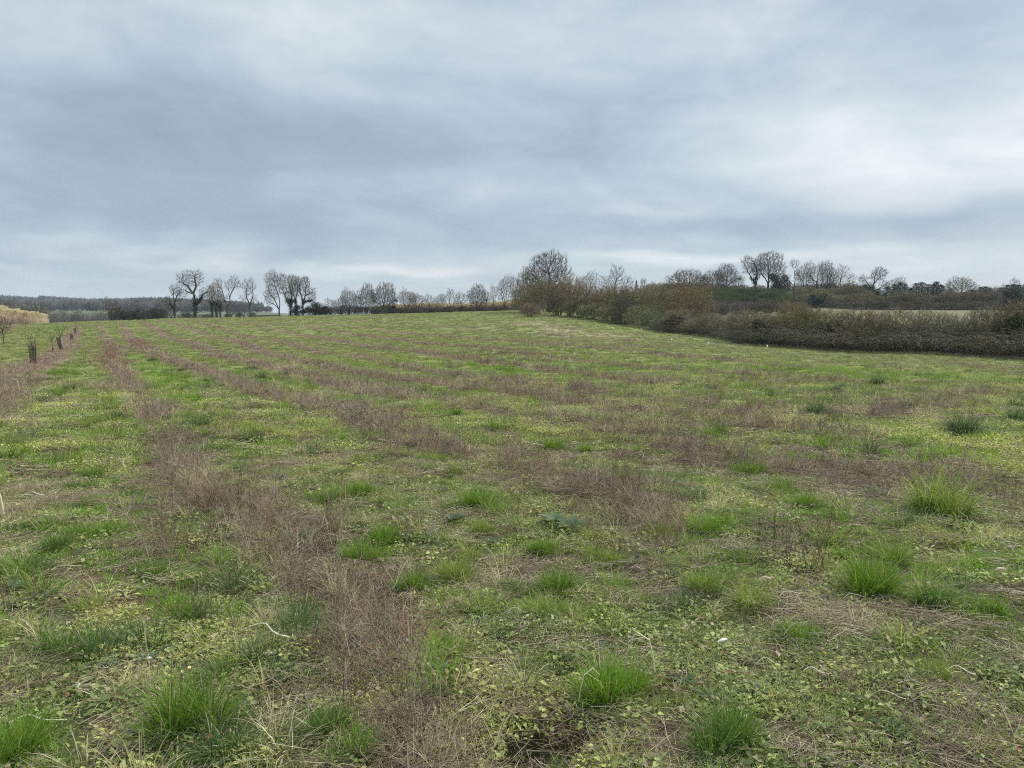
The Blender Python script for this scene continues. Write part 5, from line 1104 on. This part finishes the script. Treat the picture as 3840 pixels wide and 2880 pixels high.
patch_scatter('reeds', 'tan reed bed seen behind the middle hedgerow trees', reedv, pf(1400, 2010, 192, 204), 900, .95, 1.2, 3, (.40, .30, .22), (.6, .9))
patch_scatter('dry_grass_margin', 'tall dry grass fringe along the foot of the long hedge', tuftm, lambda rs, n: (lambda u: (u * np.interp(u, _hu, _hy) * 1.0, np.interp(u, _hu, _hy) + (rs.rand(n) - .7) * 1.6))(rs.uniform(.0, .80, n)), 2600, 1.0, 2.1, 3, (.30, .25, .15))
fl = []
far_col = bpy.data.collections.new('far_tree_kinds')
g_ = []
for i in range(3):
    g = Geo(); r_ = np.random.RandomState(300 + i); n = 420
    v = r_.randn(n, 3); v /= np.linalg.norm(v, axis=1)[:, None]
    P = np.array([0, 0, 6.2]) + v * (r_.rand(n) ** .4)[:, None] * np.array([4.2, 4.2, 4.6]); P += r_.randn(n, 3) * .3
    leaves(g, r_, n, 0, 0, 0, .9, 2.0, .55, 1.4, 0, P=P, cvr=(.6, 1.3)); tubes(g, [(0, 0, 0)], [(0, 0, 6)], .3, .15, 5, .8)
    g_.append(g.mesh('far_tree', M_inst))
for i in range(2):
    g = Geo(); r_ = np.random.RandomState(310 + i)
    for z in np.arange(1.5, 12, .8): blades(g, r_, 26, .2, .8, (12.5 - z) * .33 + .8, .8, 1.0, 1.7, .1, 1, 0, .95, center=(0, 0, z))
    tubes(g, [(0, 0, 0)], [(0, 0, 11)], .25, .08, 5, .6); g_.append(g.mesh('far_conifer', M_inst))
farv = variants('far_tree', g_)
def far_wood(nm, lab, pa, pb, ya, yb, n, tints, picks, s0=.42, s1=.72):
    rs = np.random.RandomState(n); u = ray(pa, 1200)[0] + (ray(pb, 1200)[0] - ray(pa, 1200)[0]) * rs.rand(n); y = ya + (yb - ya) * rs.rand(n); x = u * y; z = ground_z(x, y)
    s = s0 + (s1 - s0) * rs.rand(n); k = rs.randint(len(picks), size=n); pk = np.array(picks)[k]; t = np.array(tints)[k] * (.75 + .5 * rs.rand(n))[:, None]
    scatter(nm, lab, farv, np.stack([x, y, z - .3], 1), np.stack([np.zeros(n), np.zeros(n), rs.rand(n) * 6.28], 1), np.stack([s, s, s], 1), pk, t)
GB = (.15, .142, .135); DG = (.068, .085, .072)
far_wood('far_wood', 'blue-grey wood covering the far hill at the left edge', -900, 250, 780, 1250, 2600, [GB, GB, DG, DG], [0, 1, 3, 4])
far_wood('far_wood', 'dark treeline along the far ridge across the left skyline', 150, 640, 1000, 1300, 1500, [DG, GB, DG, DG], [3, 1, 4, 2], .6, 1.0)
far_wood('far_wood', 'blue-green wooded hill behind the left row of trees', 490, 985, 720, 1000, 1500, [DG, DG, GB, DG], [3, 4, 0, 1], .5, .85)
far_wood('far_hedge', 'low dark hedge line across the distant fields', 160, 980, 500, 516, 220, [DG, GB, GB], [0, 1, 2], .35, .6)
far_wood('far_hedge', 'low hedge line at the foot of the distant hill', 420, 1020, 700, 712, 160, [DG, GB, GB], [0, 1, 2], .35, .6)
far_wood('valley_scrub', 'grey scrub filling the dip between the valley trees', 176, 620, 225, 270, 420, [(.13, .105, .09), (.10, .088, .075)], [0, 1], .22, .38)
print('far', time.time() - T0)

# ------------------------------------------------------------------ things standing or lying in the field
def tus(seed, kind):
    rs = np.random.RandomState(seed); g = Geo()
    n, R_, h0, h1, w, le, cu = dict(dome=(7, .20, .18, .40, .0062, .85, .8), arch=(5, .16, .30, .60, .0075, .9, 1.5), flat=(9, .32, .10, .28, .006, 1.0, .8))[kind]
    for k in range(n):
        a = rs.rand() * 6.283; q = R_ * math.sqrt(rs.rand()); f = .6 + .55 * rs.rand()
        blades(g, rs, int(150 * f), .09, h0 * f, h1 * f, w, .0, le, cu, 3, .03 + .12 * rs.rand(), .55 + .3 * rs.rand(), center=(q * math.cos(a), q * math.sin(a), 0), cvr=(.55 + .15 * rs.rand(), 1.15 + .25 * rs.rand()))
    blades(g, rs, 320, R_ * 1.5, .06, .20, w * .9, .3, 1.3, .8, 2, .3, .3)
    blades(g, rs, 60, R_ * 1.3, .15, .35, w * .7, .6, 1.4, .8, 3, 1, .6)
    return g.mesh('tussock_' + kind, M_obj)
TUS = {k: [tus(400 + 10 * j + i, k) for i in range(3)] for j, k in enumerate(('dome', 'arch', 'flat'))}
for i, (px, py, wd, kind, c, lab) in enumerate(TL):
    x, y = at(px, py); me = TUS[kind][i % 3]; r = {'dome': .40, 'arch': .42, 'flat': .46}[kind]
    s = max((wd / 2) / FPX * y / r * 1.25, .3)
    o = link('grass_tussock', me, label=lab, cat='tussock', group='grass tussocks in the field', color=tuple(v * random.Random(i).uniform(.9, 1.12) for v in c), loc=(x, y, gz(x, y) - .01))
    o.scale = (s * 1.12, s * 1.12, s * rv.uniform(1.25, 1.6)); o.rotation_euler.z = rv.uniform(0, 6.28)

# dead stalks: branching dark weeds
def stalk(seed, n=9, h=.62, w=.0028, R=.12, br=5, lean=.3):
    rs = np.random.RandomState(seed); g = Geo(); stems(g, rs, n, R, h * .5, h, w, br, lean=lean, sl=.12, bend=.22); return g.mesh('stalks', M_obj)
STK = [stalk(500, 7, .62, .0021, .12, 4, .5), stalk(501, 5, .7, .0023, .08, 4, .5), stalk(502, 14, .5, .0016, .16, 5, .6), stalk(503, 3, .75, .0024, .04, 4, .3)]
DARK = (.10, .072, .052); MID = (.16, .115, .085); PLE = (.36, .29, .20); RED = (.17, .085, .05)
SL = [(440,1700,230,0,RED,'upright reddish-brown dock stalk at the second stem row'),(620,2090,260,1,MID,'thin greenish stalk left of the stem thicket'),(700,2060,360,2,MID,'pale brown stem cluster in the left thicket'),(790,2060,330,0,MID,'tall stem cluster in the middle of the left thicket'),(860,2420,330,0,DARK,'dark stalks crossing above the yellowish weeds at left'),
 (790,2340,330,2,MID,'brown fine stems behind the dark crossing stalks'),(920,1960,300,3,RED,'reddish slender stalks at the right of the left thicket'),(760,2420,280,3,DARK,'dark stalk with forked top at left'),(1112,2350,240,3,DARK,'single dark upright stalk left of the brown stems'),(1250,2520,380,2,MID,'dense brown stem cluster left of bottom centre'),
 (1330,2350,300,2,MID,'brown stem cluster above the bottom centre group'),(1310,2700,350,0,MID,'tall stalks in front of the brown stem cluster'),(1480,2860,420,3,DARK,'dark stalk rising from the bottom edge, left one'),(1560,2880,380,1,DARK,'dark stalk rising from the bottom edge, middle one'),(1820,2870,350,0,DARK,'dark stalks beside the hollow at bottom centre'),
 (1400,2250,200,2,(.20,.17,.15),'greyish twiggy weed right of the brown stems'),(1340,2200,200,2,(.22,.19,.17),'ashy twiggy weed above the brown stems'),(2920,2110,330,0,DARK,'dark stalks left one of the pair right of centre'),(3060,2140,330,1,DARK,'dark stalks right one of the pair right of centre'),(2860,2060,260,2,MID,'fine brown stems around the dark stalks'),
 (2390,1900,190,2,PLE,'pale straw stems in the centre right'),(2300,1880,160,2,MID,'brown fine stems in the centre right'),(1950,1770,220,3,PLE,'thin pale tall stalks in the middle field'),(2720,1640,120,2,PLE,'pale straw tuft behind the bright green dome'),(2640,1560,90,2,PLE,'pinkish pale straw tuft in the mauve band'),
 (3250,1680,110,1,(.20,.12,.06),'rusty leaning dead dock clump in the right field'),(3560,1840,230,3,DARK,'thin dark stalk left of the biggest arching tussock'),(3780,1900,260,2,MID,'brown twiggy heap at the right edge'),(3700,1820,220,2,PLE,'pale stems above the brown heap at the right edge'),(3760,2340,110,1,DARK,'short black stubs near the right edge'),
 (3640,2370,90,1,DARK,'pair of short dark stubs left of the right edge'),(40,2330,280,0,(.12,.09,.07),'brown stalks at the left edge above the broad leaf'),(130,2260,200,2,MID,'fine brown stems at far left'),(1690,1560,110,2,PLE,'pale stems at the end of the third stem row'),(1330,1570,130,2,PLE,'pale tall stems in the middle of the third row'),
 (2060,1370,90,3,(.20,.14,.11),'small lone twiggy plant in the middle distance'),(3370,1430,110,3,DARK,'small dark stalk near the far hedge'),(3820,1440,90,3,DARK,'thin dark stalk at the right edge below the hedge'),(1760,1830,210,3,(.13,.14,.06),'greenish thin stalks left of the tussock by the dock'),(1990,2440,90,1,MID,'short stems among grey-green thistle leaves'),(2560,2700,80,1,(.3,.26,.2),'grey broken stalk at the lower right'),]
for i, (px, py, hp, v, c, lab) in enumerate(SL):
    x, y = at(px, py); h = hp / FPX * y; s = h / .68
    s = min(s, 1.6)
    o = link('dead_stalks', STK[v], label=lab, cat='dead weed', group='dead weed stalks in the field', color=c, loc=(x, y, gz(x, y) - .01)); o.scale = (s, s, s); o.rotation_euler.z = rv.uniform(0, 6.28)

# pale broken maize-like stems lying about
def bent(pts, r0, fork=None):
    g = Geo(); P = np.array(pts, float)
    rr = np.linspace(r0, r0 * .55, len(P)); tubes(g, P[:-1], P[1:] + (P[1:] - P[:-1]) * .05, rr[:-1], rr[1:], 6)
    for f in fork or []: q = np.array(f, float); tubes(g, q[:-1], q[1:], r0 * .55, r0 * .35, 5)
    return g.mesh('straw', M_obj)
def arcp(L, hgt, n=7, tail=.0): return [(L * (k / n - .5), .03 * math.sin(k), .006 + hgt * math.sin(math.pi * k / n) + tail * k / n) for k in range(n + 1)]
STW = [bent(arcp(.26, .08), .0048), bent(arcp(.22, .03), .005, [[(0, 0, .01), (.05, .06, .03), (.09, .07, .01)]]), bent([(0,0,0),(.01,0,.06),(.03,0,.13),(.09,.01,.16),(.13,.02,  .12)], .0045, [[(.05,0,.14),(.12,-.03,.11),(.17,-.04,.02)]]), bent(arcp(.38, .04), .0055)]
ST = [(1935,2345,65,0,'arched pale straw beside the grey-green thistle'),(2455,2560,130,2,'hooked pale stem right of the biggest bright tussock'),(140,2755,210,3,'long pale stick lying at the bottom left corner'),(125,1880,75,1,'forked pale stick lying in the left strip'),(310,1413,28,0,'small arched straw near the top of the left strip'),
 (75,1483,40,2,'pale upright bent straw at far left'),(170,1535,40,1,'pale broken straw left of the strip'),(205,1548,50,3,'pale straw pointing right in the left strip'),(195,1747,50,0,'curled pale straw in the left strip'),(230,1760,40,1,'short pale straw right of the curled one'),(170,1683,55,3,'thin straight straw in the left strip'),
 (2105,2050,55,0,'curled straw right of the compact tussock'),(2765,1912,22,2,'small white-tipped stem in green grass'),(2812,1905,28,2,'white bent stem right of the white-tipped one'),(3628,2040,46,2,'white bent stem below the biggest arching tussock'),(2225,1665,26,0,'pale bent straw right of the lone bright tussock'),(1975,1680,32,1,'pale broken straw left of the lone bright tussock'),
 (2465,1535,24,0,'pale arched straw in the mauve band'),(1625,1958,40,0,'pale twig left of the olive tussock'),(1520,2240,50,1,'thin straw by the round green tussock'),(2390,2145,50,1,'pale twig at centre right'),(2960,2265,90,3,'long straw crossing below the buff stone'),(250,2170,100,3,'pale stick lying on the soil at left'),(1000,2420,220,3,'long thin straw across the brown stems'),
 (620,1260+1100,40,0,'small pale straw beside the yellowish weeds'),(3200,2280,80,3,'twig lying in front of the big green tussock'),(2170,2660,110,2,'pale upright bent straw in the front of the biggest tussock'),(15,1950,130,2,'dark and pale broken cane at the left edge'),(3610,1480,30,2,'pale thin stem near the right edge of the field'),(3395,1500,28,0,'short pale straw in the right middle field'),
 (300,2620,80,1,'straw on the soil patch at lower left'),(590,2640,90,3,'straw lying above the large left tussock'),(3060,2560,90,1,'yellow straws across the grey-green weeds'),(3330,2650,120,3,'long yellow straw at lower right'),(2880,2520,90,0,'thin arched yellow straw right of the white chip'),(3600,2560,100,1,'dry twig at the right side of the foreground'),]
for i, (px, py, wp, v, lab) in enumerate(ST):
    x, y = at(px, py); L = [.26, .22, .17, .38][v]; s = wp / FPX * y / L; s = min(s, 1.8)
    o = link('pale_straw', STW[v], label=lab, cat='straw', group='pale broken stems on the ground', color=(.74, .69, .52), loc=(x, y, gz(x, y) + .045)); o.scale = (s, s * 1.4, s * 1.25); o.rotation_euler.z = rv.uniform(-.5, .5) + (3.14 if i % 2 else 0)

# stones and the white chip
def stone(seed, dims, mat):
    import bmesh
    bm = bmesh.new(); bmesh.ops.create_icosphere(bm, subdivisions=2, radius=1); rs = np.random.RandomState(seed)
    pl = [(Vector(rs.randn(3)).normalized(), .6 + .3 * rs.rand()) for _ in range(12)]
    for v in bm.verts:
        for nrm, d in pl:
            q = v.co.dot(nrm)
            if q > d: v.co -= nrm * (q - d) * .85
        v.co = Vector([v.co[k] * dims[k] for k in range(3)])
    me = bpy.data.meshes.new('stone'); bm.to_mesh(me); bm.free(); me.materials.append(mat); return me
M_buff = mat_simple('buff_stone', (.46, .37, .26), .9, .3, 30); M_white = mat_simple('white_flint', (.60, .58, .52), .7, .2, 30)
for i, (px, py, d, m, lab) in enumerate([(2875,2178,(.055,.035,.035),M_buff,'angular buff stone on the ground right of centre'),(3750,2172,(.045,.028,.022),M_buff,'pale flat stone near the right edge'),(2708,2432,(.038,.011,.010),M_white,'narrow white chip lying on grey-green weeds'),
   (505,2172-14,(.013,.012,.012),M_white,'small white pebble on the left soil'),(440,1640,(.022,.016,.014),M_buff,'pale pebble beside the second stem row'),(1010,2470,(.035,.02,.008),M_buff,'flat buff flake among the brown stems'),(475,2455,(.016,.014,.01),M_buff,'pebble at the edge of the left soil patch'),(560,2470,(.014,.012,.01),M_white,'white pebble right of the left soil patch'),
   (3245,2330,(.014,.011,.01),M_white,'white pebble on soil below the big green tussock'),(3262,2338,(.012,.009,.008),M_buff,'small buff pebble beside the white one'),(2965,2252,(.014,.012,.009),M_buff,'small stone under the dry twigs right of centre'),(465,2575,(.013,.01,.01),M_buff,'reddish pebble on the lower left soil'),(2545,2440+100,(.02,.015,.012),M_buff,'tan stone left of the grey-green weeds')]):
    x, y = at(px, py); o = link('stone', stone(600 + i, d, m), label=lab, cat='stone', group='stones on the field', loc=(x, y, gz(x, y) + (.018 if i != 2 else .045))); o.rotation_euler = (0, 0, rv.uniform(-.4, .4) if i != 2 else .5)
for p in bpy.data.meshes:
    if p.name.startswith('stone'): p.polygons.foreach_set('use_smooth', np.zeros(len(p.polygons), bool))

# broad-leaved weeds and thistle rosettes
def leaf_geo(g, rs, a, L, Wd, lift, droop, jag=0, cv=1.0, base=(0, 0, 0)):
    n = 9; t = np.linspace(0, 1, n); th = lift - droop * t
    px_ = np.cumsum(np.cos(th)) * L / n; pz = np.cumsum(np.sin(th)) * L / n
    wv = Wd * np.sin(np.pi * np.clip(t * .93 + .05, 0, 1)) ** .8 * (1 - .15 * t)
    if jag: wv = wv * (1 - jag * (np.arange(n) % 2))
    V = []
    for k in range(n):
        for s in (-1, 0, 1):
            lx = px_[k]; ly = s * wv[k] / 2; lz = pz[k] + abs(s) * wv[k] * .16
            V.append((base[0] + lx * math.cos(a) - ly * math.sin(a), base[1] + lx * math.sin(a) + ly * math.cos(a), base[2] + lz + .004))
    Q = []
    for k in range(n - 1):
        for s in (0, 1): Q.append((3 * k + s, 3 * k + s + 1, 3 * k + s + 4, 3 * k + s + 3))
    g.add(V, None, Q, cv)
def rosette(seed, n, L, Wd, lift=.7, droop=.9, jag=0):
    rs = np.random.RandomState(seed); g = Geo()
    for k in range(n): leaf_geo(g, rs, 6.283 * k / n + rs.rand() * .6, L * (.6 + .5 * rs.rand()), Wd * (.7 + .5 * rs.rand()), lift * (.5 + .8 * rs.rand()), droop * (.6 + .6 * rs.rand()), jag, .7 + .6 * rs.rand())
    return g.mesh('rosette', M_obj)
DOC = rosette(700, 9, .19, .085, .7, .8); THI = rosette(701, 12, .13, .035, .5, .6, .55); THS = rosette(702, 16, .09, .02, .7, .6, .5); DND = rosette(703, 14, .10, .028, .4, .5, .35)
RL = [(2085,1968,130,DOC,(.11,.15,.065),'broad-leaved grey-green dock, left plant of two'),(2135,1990,130,DOC,(.09,.13,.055),'broad-leaved dark dock, right plant of two'),(1700,1962,85,DOC,(.11,.16,.09),'small-leaved grey-green rosette left of the docks'),(1640,2350,30,DOC,(.10,.17,.06),'little broad green leaves in the clover'),
 (1650,2530,70,DOC,(.14,.25,.08),'bright green broad-leaved seedling in the yellow clover'),(1830,2355,120,THI,(.11,.16,.105),'grey-green thistle rosette, left of the arched straw'),(1900,2335,100,THI,(.09,.15,.09),'grey-green thistle rosette touching the arched straw'),(1980,2320,70,THI,(.13,.18,.13),'pale thistle rosette above right of the arched straw'),
 (400,2495,120,THI,(.11,.165,.09),'thistle rosette below the wide dark tussock'),(545,2470,100,THI,(.09,.15,.08),'thistle rosette right of the soil patch at left'),(650,2770,110,THI,(.12,.17,.085),'thistle leaves growing in front of the large left tussock'),(180,2260,100,THS,(.14,.20,.10),'feathery pale green rosette at far left'),(70,2225,90,DOC,(.07,.12,.05),'large leaf plant at the left edge'),
 (60,2270,70,DOC,(.17,.17,.14),'withered grey leaf plant at the left edge'),(640,1590,60,DOC,(.06,.15,.05),'broad green leaves at the foot of the reddish stalk'),(1845,2035,70,THS,(.13,.19,.11),'feathery rosette below the olive tussock'),(1600,2030,90,THS,(.14,.21,.08),'feathery bright rosette left of the olive tussock'),(2570,2580,120,THS,(.12,.20,.09),'feathery rosette at lower right of the biggest tussock'),
 (2830,2620,110,THI,(.10,.15,.09),'thistle rosette in the lower right weeds'),(2760,2510,110,DND,(.08,.13,.05),'dark leafy rosette below the white chip'),(2900,2560,120,DND,(.08,.14,.05),'leafy rosette right of the dark one below the chip'),(3140,2560,90,DND,(.09,.15,.06),'leafy rosette among yellow straws'),(2660,2640,130,DND,(.10,.16,.06),'leafy rosette with pale veins at lower right'),
 (3350,2740,150,DND,(.09,.15,.06),'wide leafy rosette near the bottom right'),(2260,2440,110,THI,(.10,.15,.10),'grey thistle rosette above the biggest tussock'),(1120,2030,120,THS,(.11,.16,.10),'feathery grey-green rosette left of the two middle tussocks'),(1050,1830,100,THS,(.12,.16,.10),'feathery grey-green rosette in the upper left middle'),(3450,2370,100,THS,(.10,.15,.08),'feathery rosette beside the right soil patch'),]
for i, (px, py, wp, me, c, lab) in enumerate(RL):
    x, y = at(px, py); R = {DOC: .19, THI: .13, THS: .09, DND: .10}[me]; s = wp / 2 / FPX * y / (R * .8)
    o = link('leafy_weed', me, label=lab, cat='weed', group='broad-leaved weeds in the foreground', color=c, loc=(x, y, gz(x, y) + .012)); o.scale = (s, s, s); o.rotation_euler.z = rv.uniform(0, 6.28)

# small red-leaved cranesbill plants
RDL = rosette(710, 6, .03, .018, .5, .4, .3)
for px, py, lab in [(787,2828,'tiny orange-brown seed head in the large left tussock'),(250,2645,'tiny red-leaved plant on the lower left soil'),(660,2490,'tiny red-leaved plant right of the left thistle'),(2295,2240,'tiny orange-red leaf plant right of the dry-tipped tussock'),(2708,2475,'tiny red-leaved plant below the white chip'),(3135,2508,'tiny orange leaf plant among yellow straws'),(2738,2568,'tiny red plant lower right of the bright weed'),(2800,2570,'tiny dull red plant beside the other tiny red one'),(3820,2818,'tiny orange-red plant at the bottom right'),(3075,2472,'tiny pinkish plant above the yellow straws')]:
    x, y = at(px, py); o = link('red_leaved_weed', RDL, label=lab, cat='weed', group='tiny red-leaved plants', color=(.34, .10, .055), loc=(x, y, gz(x, y) + .045)); s = .5; o.scale = (s, s, s)

# ------------------------------------------------------------------ mesh tree guards, young trees and stakes in the left row
M_mesh = mat_simple('black_plastic_mesh', (.020, .024, .024), .55, .3, 60); M_wood = mat_simple('dark_stake', (.05, .042, .035), .9, .3, 30)
def guard_mesh(seed, h=.62, r0=.115, r1=.085, wires=18, rings=26):
    g = Geo(); P0 = []; P1 = []
    def pt(a, z): t = z / h; r = r1 + (r0 - r1) * t; return (r * math.cos(a) * (1.15), r * math.sin(a) * .8, z)
    for k in range(wires):
        a = 6.283 * k / wires
        for j in range(rings - 1): P0.append(pt(a, h * j / (rings - 1))); P1.append(pt(a, h * (j + 1) / (rings - 1)))
    for j in range(rings):
        for k in range(wires): P0.append(pt(6.283 * k / wires, h * j / (rings - 1))); P1.append(pt(6.283 * (k + 1) / wires, h * j / (rings - 1)))
    tubes(g, P0, P1, .0046, .0046, 3); return g.mesh('guard_net', M_mesh)
def cane_mesh(h, r=.014):
    g = Geo(); tubes(g, [(0, 0, 0)], [(0, 0, h)], r, r * .9, 8); g.V[-1][:, 2] += 0
    tubes(g, [(0, 0, h)], [(0, 0, h + r)], r * .9, r * .3, 8); return g.mesh('cane', M_wood)
def young_meshes(seed, h=1.5):
    rs = np.random.RandomState(seed)
    g = Geo(); tubes(g, [(0, 0, 0), (.01, 0, h * .35)], [(.01, 0, h * .35), (0, .01, h * .6)], [.013, .010], [.010, .008], 6)
    g2 = Geo()
    for k in range(7):
        a = rs.rand() * 6.28; p = np.array([.005, .005, h * (.45 + .15 * rs.rand())]); le = .25 + .4 * rs.rand()
        for j in range(4):
            d = np.array([math.sin(le) * math.cos(a), math.sin(le) * math.sin(a), math.cos(le)]) + (rs.rand(3) - .5) * .3; q = p + d * h * .12
            tubes(g2, [p], [q], .0105 - .0012 * j, .0095 - .0012 * j, 4)
            for _ in range(3): e = d + (rs.rand(3) - .5) * 1.4; tubes(g2, [q], [q + e * h * .05], .006, .004, 3)
            p = q
    return [('trunk', g.mesh('young_trunk', M_bark)), ('crown', g2.mesh('young_crown', M_twig))]
GM = guard_mesh(1)
def guard(px, py, hp, lab, tilt=0, wide=1.0, stake=1.3):
    x, y = at(px, py); y = min(y, 80); z = gz(x, y); s = hp / FPX * y / .62; s = max(min(s, 1.6), .6)
    r = bpy.data.objects.new('tree_guard', None); C.objects.link(r); r.location = (x, y, z + .0); r.rotation_euler = (0, tilt, 0); r.scale = (s * wide, s, s)
    r['label'] = lab; r['category'] = 'tree guard'; r['group'] = 'black mesh tree guards in the left row'
    link('mesh_sleeve', GM, parent=r)
    o = link('stake', cane_mesh(.62 * stake, .016), parent=r, loc=(.03, .105, 0))
    return x, y, z, s
YM = [young_meshes(801), young_meshes(802)]
def young(x, y, z, h, lab, i=0, col=(.11, .09, .06)):
    r = bpy.data.objects.new('young_tree', None); C.objects.link(r); r.location = (x, y, z); s = h / 1.5; r.scale = (s, s, s); r.rotation_euler.z = i * 2.1
    r['label'] = lab; r['category'] = 'young tree'; r['group'] = 'young trees in the left row'
    for pn, me in YM[i % 2]: link(pn, me, parent=r, color=col)
x, y, z, s = guard(125, 1372, 78, 'nearest and largest black mesh tree guard, in the left stem row', 0, .78, 1.25); young(x + .02, y, z, 128 / FPX * y, 'young tree growing out of the nearest black mesh guard', 0)
x, y, z, s = guard(230, 1314, 50, 'second black mesh guard, tilted to the left', -.22, .6, 1.0); young(x, y, z, 92 / FPX * y, 'young tree growing out of the tilted mesh guard', 1)
x, y, z, s = guard(268, 1275, 26, 'third black mesh guard along the left stem row', 0, .9, 1.05)
x, y, z, s = guard(281, 1252, 22, 'farthest black mesh guard with a taller stake beside it', .03, 1.1, 1.9)
for px, py, hp, i, lab in [(197, 1318, 70, 1, 'thin young tree without guard between the first two mesh guards'), (148, 1255, 30, 0, 'distant thin young tree in the left field above the nearest guard'), (95, 1245, 22, 1, 'faint small young tree in the left field before the reeds')]:
    x, y = at(px, py); young(x, y, gz(x, y), hp / FPX * y, lab, i)
x0, y0 = at(199, 1322)
for px, py, hp, lab in [(199, 1322, 18, 'short dark stake stub between the first two mesh guards'), (41, 1233, 18, 'dark post in the far stem row before the reeds'), (290, 1235, 10, 'tiny dark stake beyond the farthest mesh guard')]:
    x, y = at(px, py); h = hp / FPX * y; o = link('stake', cane_mesh(h, .03 if hp > 12 else .035), label=lab, cat='stake', group='stakes in the left field', loc=(x, y, gz(x, y) - .02))
# white-topped marker canes near the hedge
M_tag = mat_simple('cream_tag', (.80, .76, .62), .5, .06, 20); M_cane = mat_simple('bamboo', (.42, .36, .22), .8, .2, 20)
def marker():
    g = Geo(); tubes(g, [(0, 0, 0)], [(0, 0, .42)], .005, .004, 6); a = g.mesh('marker_stem', M_cane)
    g = Geo(); tubes(g, [(0, 0, .41), (0, 0, .45), (0, 0, .50)], [(0, 0, .45), (0, 0, .50), (0, 0, .54)], [.018, .042, .045], [.042, .045, .012], 8); return a, g.mesh('marker_head', M_tag)
MA, MH = marker()
for px, py, lab in [(2231,1217,'leftmost pale-headed marker by the thicket foot'),(2300,1242,'pale-headed marker below the dark shrubs of the thicket'),(2405,1246,'pale-headed marker at the hedge foot where the thicket ends'),(2518,1296,'pale-headed marker in the green left of the three in the hedge corner'),(2604,1285,'pale-headed marker closest to the long hedge'),(2655,1312,'pale-headed marker in front of the dark weeds near the hedge'),(2876,1330,'rightmost marker with a drooping cream head')]:
    x, y = at(px, py + 14); s = .55 * y / 70 * 1.5
    r = bpy.data.objects.new('marker_cane', None); C.objects.link(r); r.location = (x, y, gz(x, y) - .02); r.scale = (.8, .8, 1.1); r['label'] = lab; r['category'] = 'marker'; r['group'] = 'pale-headed markers near the hedge'
    link('cane', MA, parent=r); link('head', MH, parent=r)
# two far birds in the sky
M_bird = mat_simple('bird_black', (.03, .03, .035), .8, .1, 5)
def bird_mesh():
    g = Geo(); tubes(g, [(0, -.2, 0), (0, -.05, .02), (0, .12, .02)], [(0, -.05, .02), (0, .12, .02), (0, .26, .03)], [.02, .06, .05], [.06, .05, .01], 6)
    V = [(0, -.07, .03), (0, .09, .03), (.30, .06, .14), (.28, -.08, .13), (.62, -.04, .05), (-.30, .06, .14), (-.28, -.08, .13), (-.62, -.04, .05), (0, 0, .045)]
    g.add(V, [(3, 2, 4), (5, 6, 7)], [(0, 1, 2, 3), (1, 0, 6, 5)]); V2 = [(a, b, c - .018) for a, b, c in V]; g.add(V2, [(3, 4, 2), (5, 7, 6)], [(0, 3, 2, 1), (1, 5, 6, 0)])
    return g.mesh('bird', M_bird)
BMh = bird_mesh()
for px, py, d, lab in [(1023, 745, 420, 'tiny bird flying in the grey sky above the left trees'), (2436, 770, 520, 'faint tiny bird in the sky above the right hill')]:
    dx, dz = ray(px, py); o = link('bird', BMh, label=lab, cat='bird', group='birds in the sky', loc=(dx * d, d, CAM_H + dz * d)); o.rotation_euler = (.2, .25, .9)

# ------------------------------------------------------------------ haze
def haze():
    zt = float(np.max(TZ)) + 14; zb = float(np.min(TZ)) - 3
    X0, Y0, Y1 = 5200, -2600, 5000
    V = [(-X0, Y0, -14), (X0, Y0, -14), (X0, Y1, -14), (-X0, Y1, -14), (-X0, Y0, zt), (X0, Y0, zt), (X0, Y1, zt), (-X0, Y1, zt)]
    Q = np.array([(0, 3, 2, 1), (4, 5, 6, 7), (0, 1, 5, 4), (1, 2, 6, 5), (2, 3, 7, 6), (3, 0, 4, 7)])
    m = bpy.data.materials.new('haze'); m.use_nodes = True; N = NT(m.node_tree); N.n.clear()
    v = N.node('ShaderNodeVolumePrincipled'); v.inputs['Color'].default_value = (.86, .92, 1, 1); v.inputs['Density'].default_value = HAZE_D
    o = N.node('ShaderNodeOutputMaterial'); N.put(o.inputs['Volume'], v.outputs[0])
    link('haze', make_mesh('haze', np.array(V, float), [Q], m), kind='stuff')
HAZE_D = 0.0002
haze()
print('done', time.time() - T0)
